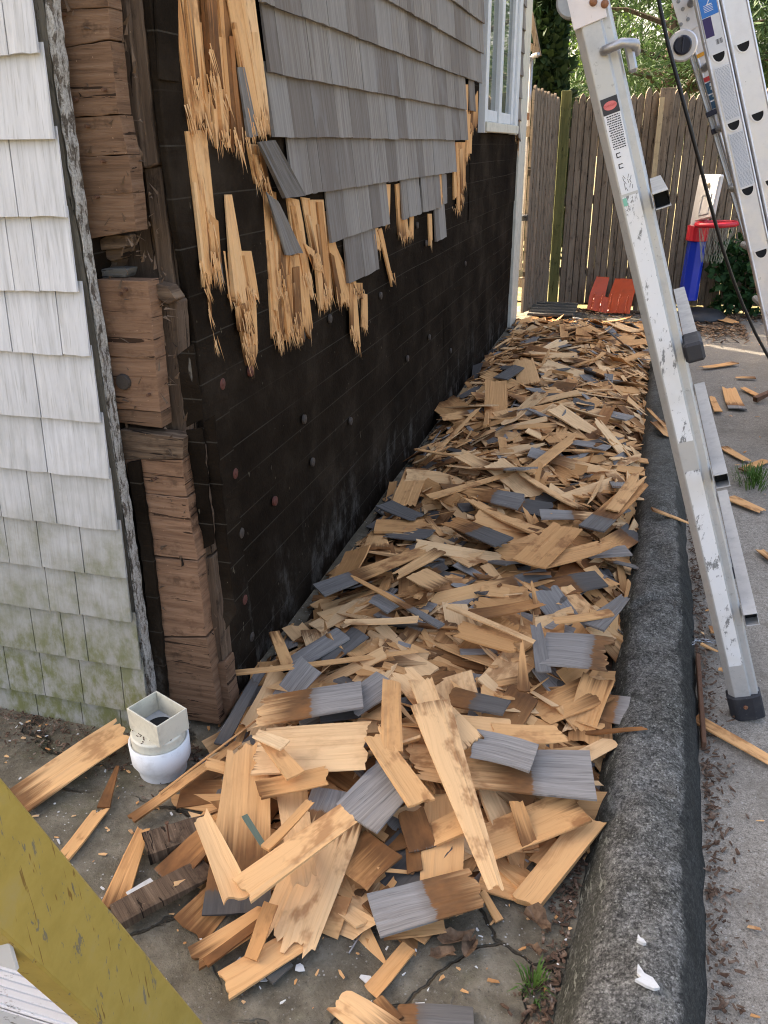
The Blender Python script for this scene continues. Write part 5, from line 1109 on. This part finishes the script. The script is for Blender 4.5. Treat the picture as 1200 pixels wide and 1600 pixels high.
 (740, 1600, .01, 610, 1592, .012, .06, .06, 'greyed shingle just entering at the bottom edge', dict(tone=.7, wth=.1, stain=.1)),
 (780, 1440, .01, 752, 1390, .03, .018, .014, 'small splinter lying under the tip of the long wedge', dict(tone=.5)),
 # middle and far heap
 (690, 628, .10, 748, 668, .13, .16, .15, 'square tan shingle tilted against the far black wall', dict(tone=.42, stain=.0, jag=(.05, .03), roll=18)),
 (776, 660, .13, 774, 596, .20, .12, .12, 'shingle standing upright in the far heap with dark foot', dict(tone=.45, wth=-.03, stain=.08, jag=(0, .06))),
 (782, 592, .17, 822, 566, .19, .09, .08, 'black shingle scrap at the top of the far heap', dict(tone=.05, wth=.5)),
 (652, 732, .14, 630, 792, .10, .10, .10, 'tan shingle standing at the foot of the black wall', dict(tone=.5, jag=(.02, .1))),
 (662, 728, .12, 748, 638, .24, .02, .02, 'long thin lath leaning on the tilted square shingle', dict(tone=.62)),
 (820, 742, .17, 902, 678, .19, .06, .05, 'forked tan shingle pointing up and right in the far heap', dict(tone=.6, jag=(.05, .2))),
 (668, 780, .15, 806, 738, .18, .05, .03, 'long tan shingle pointing right in the middle heap near the wall', dict(tone=.58, jag=(.05, .1))),
 (984, 655, .15, 918, 640, .15, .09, .09, 'light grey shingle by the kerb in the far heap', dict(tone=.85, wth=.14, stain=.06)),
 (950, 702, .15, 892, 690, .15, .07, .07, 'grey shingle lower left of the light grey far one', dict(tone=.75, wth=.3)),
 (1022, 546, .15, 930, 582, .14, .07, .05, 'long tan shingle poking over the far kerb', dict(tone=.5, wth=.1, stain=.1)),
 (690, 860, .17, 610, 905, .15, .05, .04, 'tan shingle lying over the two pronged one', dict(tone=.7, jag=(.1, .2))),
 (600, 790, .12, 655, 812, .13, .085, .08, 'black shingle scrap against the wall in the middle heap', dict(tone=.05, wth=.5)),
 (690, 918, .17, 650, 895, .17, .09, .09, 'squarish tan shingle end above the grey tipped strip', dict(tone=.72, jag=(.02, .05))),
 (560, 860, .12, 530, 920, .09, .10, .10, 'dark edged tan shingle leaning on the black wall', dict(tone=.4, wth=-.05, stain=.07, roll=25)),
 (955, 960, .14, 860, 972, .15, .035, .035, 'tan stick lying behind the large silver square', dict(tone=.6)),
 (620, 950, .16, 585, 930, .17, .08, .08, 'dark grey shingle half buried under the grey tipped strip', dict(tone=.25, wth=.4)),
 (900, 1150, .05, 1010, 1138, .12, .016, .014, 'thin reddish strip resting on the kerb side', dict(tone=.1, stain=.3)),
 (792, 1108, .15, 700, 1085, .14, .06, .08, 'grey tipped brown shingle behind the long wedge', dict(tone=.5, wth=.09, stain=.2)),
 (770, 1150, .14, 880, 1148, .13, .075, .06, 'curved tan shingle above the smaller silver one', dict(tone=.6, jag=(.05, .12), bend=.02)),
 (700, 1128, .15, 800, 1135, .14, .06, .06, 'pale cracked shingle over the grey tipped brown one', dict(tone=.75, jag=(.05, .1))),
 # strays on the driveway and kerb
 (1083, 1122, .01, 1215, 1196, .01, .036, .036, 'orange tan lath on the driveway below the worn ladder foot', dict(tone=.6, jag=(.03, .05))),
 (1018, 796, .13, 1088, 822, .06, .03, .02, 'tan splinter hanging over the right side of the kerb', dict(tone=.6)),
 (1140, 778, .01, 1195, 800, .01, .06, .05, 'tan shingle on the driveway beside the grass tuft', dict(tone=.58)),
 (1130, 700, .01, 1170, 722, .01, .05, .04, 'tan shingle on the driveway above the grass tuft', dict(tone=.6)),
 (1160, 735, .01, 1200, 718, .01, .045, .045, 'tan shingle at the right edge above the grass', dict(tone=.5)),
 (1152, 640, .01, 1138, 605, .01, .10, .08, 'dark ended shingle lying flat on the driveway', dict(tone=.5, wth=.06, stain=.1)),
 (1190, 622, .01, 1158, 605, .01, .05, .04, 'brown streaked shingle near the right edge of the driveway', dict(tone=.4, stain=.06)),
 (1122, 645, .01, 1112, 620, .01, .045, .03, 'small tan shingle end right of the worn ladder', dict(tone=.5)),
 (1150, 568, .01, 1095, 575, .01, .06, .05, 'long tan shingle lying in front of the leaf litter', dict(tone=.5, jag=(.05, .2))),
 (1180, 591, .01, 1148, 590, .01, .04, .03, 'thin tan shingle near the sunlit patch', dict(tone=.55)),
 (1110, 495, .02, 1148, 505, .02, .14, .10, 'sunlit orange shingle near the toy hoop base', dict(tone=.5, jag=(.05, .1))),
 (1025, 660, .12, 1048, 682, .10, .07, .06, 'curled tan shingle resting on the far kerb top', dict(tone=.6, jag=(.1, .2))),
 (1012, 640, .13, 1040, 668, .13, .018, .015, 'thin stick lying on the far kerb top', dict(tone=.5)),
 (1140, 1050, .008, 1122, 1045, .008, .02, .015, 'tiny tan chip beside the worn ladder foot', dict(tone=.6)),
 (1118, 990, .01, 1112, 978, .01, .03, .02, 'small orange chip by the chain', dict(tone=.5)),
 (1095, 1008, .01, 1125, 1020, .01, .012, .006, 'thin splinter lying under the chain', dict(tone=.6)),
 (1210, 880, .01, 1185, 858, .01, .03, .03, 'tan stick at the right edge of the driveway', dict(tone=.6)),
]
for h in HERO:
    kw = dict(h[9])
    if kw.get('stain', 0) == 0 and 'wth' not in kw and not any(q in h[8] for q in ('pale', 'plain', 'cream', 'olive', 'small', 'tiny')) and R.random() < .6: kw['stain'] = R.uniform(.07, .2); kw['wth'] = -.03
    hero(*h[:8], h[8], **kw)
# rotten old boards and a paint strip
put_piece('rotten_plank', onz(182, 1442, .02), onz(330, 1352, .035), .055, .06, 'rotten grey brown plank lying on the concrete left of the heap', 'plank', None, th=.022, jag=(.02, .06), mat=M['rotten'])
put_piece('rotten_block', onz(228, 1335, .02), onz(335, 1288, .03), .07, .06, 'crumbling rotten wood block with a nail standing in it', 'wood block', None, th=.03, jag=(.05, .06), mat=M['rotten'])
put_piece('painted_strip', onz(200, 1402, .01), onz(238, 1376, .012), .012, .012, 'short white painted strip beside the rotten plank', 'painted strip', None, th=.01, jag=(0, .02), mat=M['paintflake'])
put_piece('green_strip', onz(382, 1275, .14), onz(412, 1322, .13), .013, .012, 'small grey green painted strip lying on the widest shingle', 'painted strip', None, th=.003, jag=(0, .02), mat=flat('grey_green_paint', (.10, .13, .095), .7))
put_piece('stone_scrap', onz(425, 1510, .01), onz(442, 1525, .01), .045, .05, 'grey shingle corner on the concrete below the big pale shingle', 'shingle scrap', None, th=.01, jag=(0, 0), mat=M['greywood'])
put_piece('fallen_picket', onz(1110, 470, .02), onz(1185, 492, .02), .05, .05, 'narrow board lying on the ground along the fence foot', 'board', None, th=.02, jag=(0, 0), mat=M['greywood'])
put_piece('brown_stick', onz(1180, 628, .01), onz(1215, 608, .06), .03, .03, 'dark brown stick at the right edge of the driveway', 'stick', None, th=.03, jag=(0, 0), mat=M['rust'])
b = MB(); p = onz(267, 1330, .02); b.tube([(p.x, p.y, .03), (p.x + .001, p.y, .10)], .0018, 6); b.tube([(p.x + .001, p.y, .10), (p.x + .001, p.y, .102)], .0045, 8); thing(b.build('nail', M['rust']), 'rusty nail sticking up from the rotten wood block', 'nail')
b = MB(); p0, p1 = onz(545, 1490, .006), onz(572, 1445, .006); b.tube([p0, p1], .002, 6); b.tube([p1, p1 + (p1 - p0).normalized() * .002], .0045, 8); thing(b.build('nail', M['steel']), 'grey nail lying flat on the concrete before the heap', 'nail')
for px, py, rr in ((553, 1447, .012), ):
    pass

# random pieces over the heap
N_TOP = 300 - len(HERO) - 3
def zone(x, y):
    zy = 'near' if y < 2.1 else 'middle' if y < 3.6 else 'far'
    zx = 'against the black wall' if x < -0.62 else 'beside the kerb' if x > -0.22 else 'along the middle'
    return zy, zx
cnt = 0; tries = 0; USED = set()
while cnt < N_TOP and tries < 9000:
    tries += 1
    y = 1.35 + (7.0 - 1.35) * R.random() ** 1.15; x = R.uniform(-0.9, pw(KL, y) - 0.02); hh = heap_h(x, y)
    if hh < 0.035: continue
    px, py = proj((x, y, hh))
    if px < -20 or px > 1220 or py < 480: continue
    k = R.random(); L = R.uniform(.20, .44); W = R.uniform(.05, .135)
    if k < .48: kd = 'plain tan'; tone, wth, stn = R.uniform(.42, 1), -.2, R.choice([0, 0, 0, .06, .1])
    elif k < .65: kd = 'grey ended'; tone, wth, stn = R.uniform(.3, .9), R.uniform(.08, .14), R.uniform(.06, .2)
    elif k < .71: kd = 'wholly grey'; tone, wth, stn = R.uniform(.1, .9), .6, 0; L = R.uniform(.12, .25)
    elif k < .82: kd = 'brown stained'; tone, wth, stn = R.uniform(.1, .5), -.04, R.uniform(.15, .35)
    else: kd = 'thin tan'; tone, wth, stn = R.uniform(.4, .9), -.2, 0; W = R.uniform(.012, .03)
    yaw = R.gauss(0, 50) + 90 if R.random() < .7 else R.uniform(0, 360)
    if R.random() < .5: yaw += 180
    d = Vector((math.sin(rad(yaw)), math.cos(rad(yaw)), 0)); nrm = heap_n(x, y); d = (d - nrm * d.dot(nrm)).normalized()
    d = (d + Vector((0, 0, R.gauss(0, .15)))).normalized()
    c = Vector((x, y, hh + (R.uniform(.0, .03) if y > 2.3 else R.uniform(-.025, .0))))
    A = c - d * L / 2; B = c + d * L / 2
    if min(A.x, B.x) < WX + .03 + W / 2: continue
    if max(A.x, B.x) > pw(KL, y) + .03: continue
    zx = 'against the black wall' if x < -0.66 else 'beside the kerb' if x > pw(KL, y) - .28 else 'left of centre' if x < -.42 else 'right of centre'
    zy = next(n_ for lim, n_ in ((1.75, 'frontmost'), (2.15, 'near'), (2.7, 'nearer middle'), (3.4, 'farther middle'), (4.6, 'far'), (9, 'farthest')) if y < lim)
    nm = 'splinter' if kd == 'thin tan' else 'shingle_piece'
    if kd in ('wholly grey',): tw = 'silvery' if tone > .6 else 'mid' if tone > .3 else 'charcoal'
    else: tw = 'pale' if tone > .7 else 'honey' if tone > .48 else 'dull brown'
    sz_ = 'long' if L > .32 else 'short' if L < .22 else 'medium'
    p0, p1 = proj(A), proj(B); an_ = math.degrees(math.atan2(-(p1[1] - p0[1]), p1[0] - p0[0])) % 180
    ow = 'lying crosswise' if an_ < 20 or an_ > 160 else 'rising to the right' if an_ < 70 else 'rising to the left' if an_ > 110 else 'pointing up the heap'
    lab = f'{sz_} {tw} ' + {'plain tan': 'shingle', 'grey ended': 'grey ended shingle', 'wholly grey': 'grey shingle', 'brown stained': 'stained shingle', 'thin tan': 'splinter'}[kd] + f' {ow}, {zy} part {zx}'
    if lab in USED: continue
    USED.add(lab)
    put_piece(nm, A, B, W, W * R.uniform(.6, 1.1), lab, 'splinter' if kd == 'thin tan' else 'shingle piece', 'torn cedar shingles in the heap', tone=tone, wth=wth, stain=stn, jag=(R.choice([0, .03, .08]), R.uniform(.05, .25)), roll=R.gauss(0, 17), th=R.uniform(.005, .010), curl=R.choice([0, 0, 0, .06, -.05]), bend=R.choice([0, 0, .02, -.01, .03]), pointy=R.choice([0, 0, .1, .25]))
    cnt += 1
# the mass beneath: thousands of small splinters in one mesh
b = MB(); n_m = 0
while n_m < 3900:
    y = 1.02 + (7.35 - 1.02) * R.random() ** 1.1; x = R.uniform(-0.93, pw(KL, y) + 0.02); hh = heap_h(x, y)
    if hh < 0.012: continue
    L = R.uniform(.07, .33); W = R.uniform(.006, .05) if R.random() < .62 else R.uniform(.05, .10); yaw = R.uniform(0, 6.283); nrm = heap_n(x, y)
    d = Vector((math.sin(yaw), math.cos(yaw), 0)); d = (d - nrm * d.dot(nrm) + Vector((0, 0, R.gauss(0, .16)))).normalized(); xx = d.cross(nrm).normalized(); zz = xx.cross(d)
    zz = (zz + xx * R.gauss(0, .25)).normalized(); xx = d.cross(zz)
    c = Vector((x, y, hh * (1.05 - .75 * R.random() ** 1.6) - .004))
    if c.x - abs(d.x) * L / 2 < WX + .02 or c.x + abs(d.x) * L / 2 > pw(KL, y) + .07: continue
    vs_, fs, uvs = piece_mesh(L, W, W * R.uniform(.3, 1), 2 if W < .03 else 3, 1, R.uniform(.002, .007), .002, .05, R.uniform(.1, .35), 0, 0, R)
    k = R.random(); wth, stn = (-.2, 0) if k < .55 else (R.uniform(.03, .1), .1) if k < .63 else (.5, 0) if k < .69 else (-.02, R.uniform(.1, .4))
    o_ = R.uniform(0, 40)
    b.add([c + xx * v.x + d * v.y + zz * v.z for v in vs_], fs, [(u + o_, v) for u, v in uvs], c=(wth, stn, R.uniform(.35, 1), 1)); n_m += 1
kind(b.build('splinter_heap', M['cedar_mass'], attr=True), 'stuff')
# soil and fines below the heap, coloured darker as painted shade for the gaps
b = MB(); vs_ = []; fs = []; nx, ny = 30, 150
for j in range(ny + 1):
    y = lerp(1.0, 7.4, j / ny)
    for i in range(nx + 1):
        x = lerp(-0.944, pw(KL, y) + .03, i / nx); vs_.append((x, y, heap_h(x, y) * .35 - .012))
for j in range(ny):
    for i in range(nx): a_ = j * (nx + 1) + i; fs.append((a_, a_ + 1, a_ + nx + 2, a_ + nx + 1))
b.add(vs_, fs); kind(b.build('heap_fines', M['gap_shade_fines'], smooth=True), 'stuff')

# ------------------------------------------------------------------ small scatter
def chips(name, n, area, sz, mat, attr=False, zf=None, flatness=.25, tones=(0.2, .9)):
    b = MB(); k = 0; t = 0
    while k < n and t < n * 20:
        t += 1; p = area()
        if p is None: continue
        x, y = p; z = zf(x, y) if zf else .004; s = R.uniform(*sz); l = s * R.uniform(1, 3.5); an = R.uniform(0, 6.28); d = Vector((math.cos(an), math.sin(an), R.uniform(-flatness, flatness))).normalized(); e = Vector((-d.y, d.x, R.uniform(-flatness, flatness))).normalized(); nn = d.cross(e) * (.0015 if s > .004 else .0006)
        c = Vector((x, y, z + R.uniform(0.0, .004))); P = [c - d * l / 2 - e * s * R.uniform(.2, .6), c - d * l * .1 + e * -s * .5, c + d * l / 2 - e * s * R.uniform(0, .3), c + d * l * .4 + e * s * R.uniform(.1, .5), c - d * l * .4 + e * s * R.uniform(.2, .5)]
        m = len(P); b.add(P + [q - nn for q in P], [list(range(m)), list(range(2 * m - 1, m - 1, -1))] + [(i, i + m, (i + 1) % m + m, (i + 1) % m) for i in range(m)], [(q.x, q.y) for q in P] * 2, c=(-.2, R.choice([0, 0, .2]), R.uniform(*tones), 1)); k += 1
    return kind(b.build(name, mat, attr=attr), 'stuff')
def front_area():
    x = R.uniform(-1.5, 0.02); y = R.uniform(.75, 1.6)
    if x < -1.0 and y > 1.44: return None
    return x, y
def kerb_area():
    y = R.uniform(.8, 4.5); return pw(KR, y) + abs(R.gauss(0, .03)) + .004, y
def drive_area():
    y = R.uniform(1.0, 7.6); return R.uniform(pw(KR, y), 1.6), y
def wallfoot():
    x = R.uniform(-1.6, -.9); return x, 1.47 - abs(R.gauss(0, .07)) - .02
def left_kerb():
    y = R.uniform(.8, 1.8); return pw(KL, y) - abs(R.gauss(0, .03)), y
chips('wood_chips', 260, front_area, (.002, .008), M['cedar_mass'], True, lambda x, y: .006)
chips('paint_flakes', 230, front_area, (.0015, .006), M['paintflake'], zf=lambda x, y: .007)
chips('driveway_flakes', 90, drive_area, (.001, .005), M['paintflake'], zf=lambda x, y: .004)
chips('driveway_chips', 160, drive_area, (.003, .012), M['cedar_mass'], True, lambda x, y: .004)
chips('kerb_litter', 1700, kerb_area, (.002, .008), M['litter'], zf=lambda x, y: .004, flatness=.5)
chips('wall_foot_litter', 900, wallfoot, (.0015, .006), M['litter'], zf=lambda x, y: .005, flatness=.5)
chips('gutter_litter', 700, left_kerb, (.002, .009), M['litter'], zf=lambda x, y: .006, flatness=.5)
def leafarea():
    x = R.uniform(.36, .95); return x, R.gauss(7.2, .25)
chips('leaf_litter', 700, leafarea, (.01, .028), M['leaf_dead'], zf=lambda x, y: .01, flatness=.5)
def fencefoot():
    x = R.uniform(-.6, 1.4); return x, 7.85 - abs(R.gauss(0, .12))
chips('fence_foot_litter', 900, fencefoot, (.008, .025), M['leaf_dead'], zf=lambda x, y: .008, flatness=.5)
for px, py, s, lab in [(654, 1577, .022, 'big white paint flake on the concrete near the bottom edge'), (541, 1448, .012, 'white paint flake in front of the big pale shingle'), (572, 1530, .014, 'white paint flake left of the single stick'), (468, 1513, .013, 'bluish white paint flake right of the frontmost pieces'), (412, 1530, .010, 'small white flake below the frontmost pieces'), (596, 1537, .008, 'tiny white flake right of the single stick tip')]:
    p = onz(px, py, .007); an = R.uniform(0, 3); b = MB(); m = 8
    b.prism([p + Vector((math.cos(an + i * .785) * s * R.uniform(.5, 1.1), math.sin(an + i * .785) * s * R.uniform(.4, .8), 0)) for i in range(m)], (0, 0, .0015)); thing(b.build('paint_flake', M['paintflake']), lab, 'paint flake')
for (px, py, zz, s, lab) in [(1012, 1528, .135, .022, 'white splash of dried paint on the top of the kerb'), (1003, 1466, .135, .009, 'small white paint drip higher on the kerb')]:
    p = onz(px, py, zz); b = MB(); b.prism([p + Vector((x * s, y * s, -.0105)) for x, y in [(-.7, 1.2), (-.2, .5), (.4, .3), (.9, -.4), (.5, -.6), (-.1, -.5), (-.9, -.2), (-.45, .1), (-.75, .4)]], (0, 0, .0065)); thing(b.build('paint_splash', M['paintflake']), lab, 'paint splash')
# dead leaves in front
def leaf(px, py, s, lab, rot, mat='leaf_dead', z=.015):
    p = onz(px, py, z); b = MB(); m = 14; vs_ = []
    for i in range(m): t = i / m * 6.283; q_ = R.uniform(.65, 1.15); x = math.cos(t) * s * q_; y = math.sin(t) * s * .5 * q_; vs_.append(Matrix.Rotation(rot, 3, 'Z') @ Vector((x, y, .7 * abs(y) + R.uniform(-.1, .3) * s)) + p)
    vs_.append(p + Vector((0, 0, -.003))); b.add(vs_, [(i, (i + 1) % m, m) for i in range(m)]); return thing(b.build('dead_leaf', M[mat]), lab, 'dead leaf')
leaf(838, 1440, .04, 'large curled brown leaf on the concrete by the kerb', -.4); leaf(712, 1468, .04, 'crumpled brown leaf below the half silver front shingle', .4); leaf(735, 1480, .028, 'second crumpled brown leaf right of the half silver front shingle', 1.4); leaf(690, 1492, .03, 'flat brown leaf left of the crumpled ones', .2); leaf(836, 1485, .018, 'small tan leaf above the grass tuft', -.7)
def tuft(px, py, n, hgt, lab, spread):
    p = onz(px, py, 0); t_ = thing(empty('grass_tuft', (p.x, p.y, 0)), lab, 'grass tuft'); b = MB()
    for i in range(n):
        an = R.uniform(0, 6.28); r = R.uniform(0, spread); c = Vector((r * math.cos(an), r * math.sin(an) * 1.6, 0)); l = hgt * R.uniform(.4, 1); ln = Vector((math.cos(an), math.sin(an), 0)) * l * R.uniform(.2, .9); w_ = R.uniform(.001, .0025); s_ = Vector((-math.sin(an), math.cos(an), 0)) * w_
        m1 = c + ln * .45 + Vector((0, 0, l * .65)); e = c + ln + Vector((0, 0, l * R.uniform(.5, .95))); b.add([c - s_, c + s_, m1 + s_ * .8, m1 - s_ * .8, e], [(0, 1, 2, 3), (3, 2, 4)])
    kind(b.build('blades', M['grass'], t_), 'stuff')
tuft(832, 1548, 46, .055, 'small green grass tuft growing at the kerb foot near the bottom', .022); tuft(1178, 752, 260, .08, 'green grass tuft growing in the driveway at the right edge', .09)

# ------------------------------------------------------------------ plants
def cluster(b, c, r, n, sz, stretch=1.0, droop=0.0, needle=False):
    for i in range(n):
        v = Vector((R.gauss(0, 1), R.gauss(0, 1), R.gauss(0, 1))).normalized() * r * R.random() ** .4; p = c + Vector((v.x, v.y, v.z * stretch))
        d = (v.normalized() + Vector((R.uniform(-1, 1), R.uniform(-1, 1), R.uniform(-1, 1) - droop)) * .8).normalized(); s = d.orthogonal().normalized(); s = Matrix.Rotation(R.uniform(0, 6.28), 3, d) @ s
        l = sz * R.uniform(.6, 1.4); w_ = l * (.10 if needle else .38)
        b.add([p - s * w_ * .4, p + d * l * .5 - s * w_, p + d * l, p + d * l * .5 + s * w_], [(0, 1, 2, 3)], [(0, 0)] * 4)
def trunk(parent, base, h, r, lean=(0, 0), limbs=0, spread=1.0):
    b = MB(); top = base + Vector((lean[0], lean[1], h)); b.tube([base + Vector((0, 0, -.1)), base.lerp(top, .4), top], r, 8, r2=r * .35); ends = []
    for i in range(limbs):
        t = R.uniform(.3, .95); p = base.lerp(top, t); an = R.uniform(0, 6.28); e = p + Vector((math.cos(an), math.sin(an), R.uniform(-.05, .45))) * spread * (1.15 - t) * R.uniform(.7, 1.1); b.tube([p, p.lerp(e, .5) + Vector((0, 0, .08)), e], r * .28, 5, r2=r * .08); ends.append((p, e))
    b.build('trunk', M['bark'], parent); return ends
def pine(x, y, h, spread, lab, grp, seed, limbs=34, mat='needle', sz=.10):
    base = Vector((x, y, 0)); t_ = thing(empty('pine_tree', base), lab, 'pine tree', grp); t_.location = (0, 0, 0)
    ends = trunk(t_, base, h, .13, (R.uniform(-.2, .2), R.uniform(-.2, .2)), limbs, spread); b = MB()
    for p, e in ends:
        for k in (.45, .7, .9, 1.05):
            cluster(b, p.lerp(e, k) + Vector((R.uniform(-.15, .15), R.uniform(-.15, .15), R.uniform(-.05, .12))), .30 + .16 * R.random(), 130, sz, .6, .1, True)
    b.build('crown', M[mat], t_)
pine(0.2, 11.2, 4.6, 2.0, 'dense green pine right behind the middle of the fence', 'trees behind the fence', 1, 46); pine(1.7, 11.8, 5.2, 2.2, 'green pine behind the shiny ladder at right', 'trees behind the fence', 2, 46)
pine(3.6, 12.8, 5.8, 2.6, 'green pine furthest right behind the fence', 'trees behind the fence', 3, 40); pine(-0.5, 13.6, 5.4, 1.7, 'taller pine standing between the arborvitae and the middle pine', 'trees behind the fence', 4, 38)
def arbor(x, y, h, r, lab):
    base = Vector((x, y, 0)); t_ = thing(empty('arborvitae_tree', base), lab, 'arborvitae', 'trees behind the fence'); t_.location = (0, 0, 0); trunk(t_, base, h * .9, .06); b = MB()
    for i in range(420):
        t = R.random() ** .8; rr = r * (1 - t) ** .6 * R.uniform(.6, 1.05); an = R.uniform(0, 6.28); cluster(b, base + Vector((math.cos(an) * rr, math.sin(an) * rr, .15 + t * h)), .11, 16, .10, 1.6, -.4)
    b.build('crown', M['cypress'], t_)
arbor(-1.12, 10.0, 2.75, .42, 'dark narrow arborvitae just right of the house corner'); arbor(-2.2, 10.6, 3.0, .5, 'dark arborvitae mostly hidden behind the house end')
base = Vector((-2.4, 15.5, 0)); mt = thing(empty('maple_tree', base), 'tall bright yellow green leafy tree far behind the house corner', 'leafy tree', 'trees behind the fence'); mt.location = (0, 0, 0)
ends = trunk(mt, base, 6.0, .16, (.3, 0), 22, 3.0); b = MB()
for p, e in ends:
    for k in (.5, .75, 1.0): cluster(b, p.lerp(e, k), .55, 42, .17, .6)
b.build('crown', M['maple'], mt)
base = Vector((0.98, 7.86, 0)); iv = thing(empty('ivy_bush', base), 'dark green leafy bush at the fence foot right of the toy hoop', 'bush'); iv.location = (0, 0, 0); b = MB()
for i in range(60): cluster(b, base + Vector((R.uniform(-.22, .3), R.uniform(-.06, .05), R.uniform(.05, .62))), .10, 14, .075)
b.build('foliage', M['ivy'], iv); b = MB()
for i in range(5): b.tube([base + Vector((R.uniform(-.1, .1), 0, 0)), base + Vector((R.uniform(-.25, .3), 0, .3)), base + Vector((R.uniform(-.25, .3), 0, .6))], .006, 5)
b.build('stem', M['bark'], iv)
print('pieces', len(PIECES))
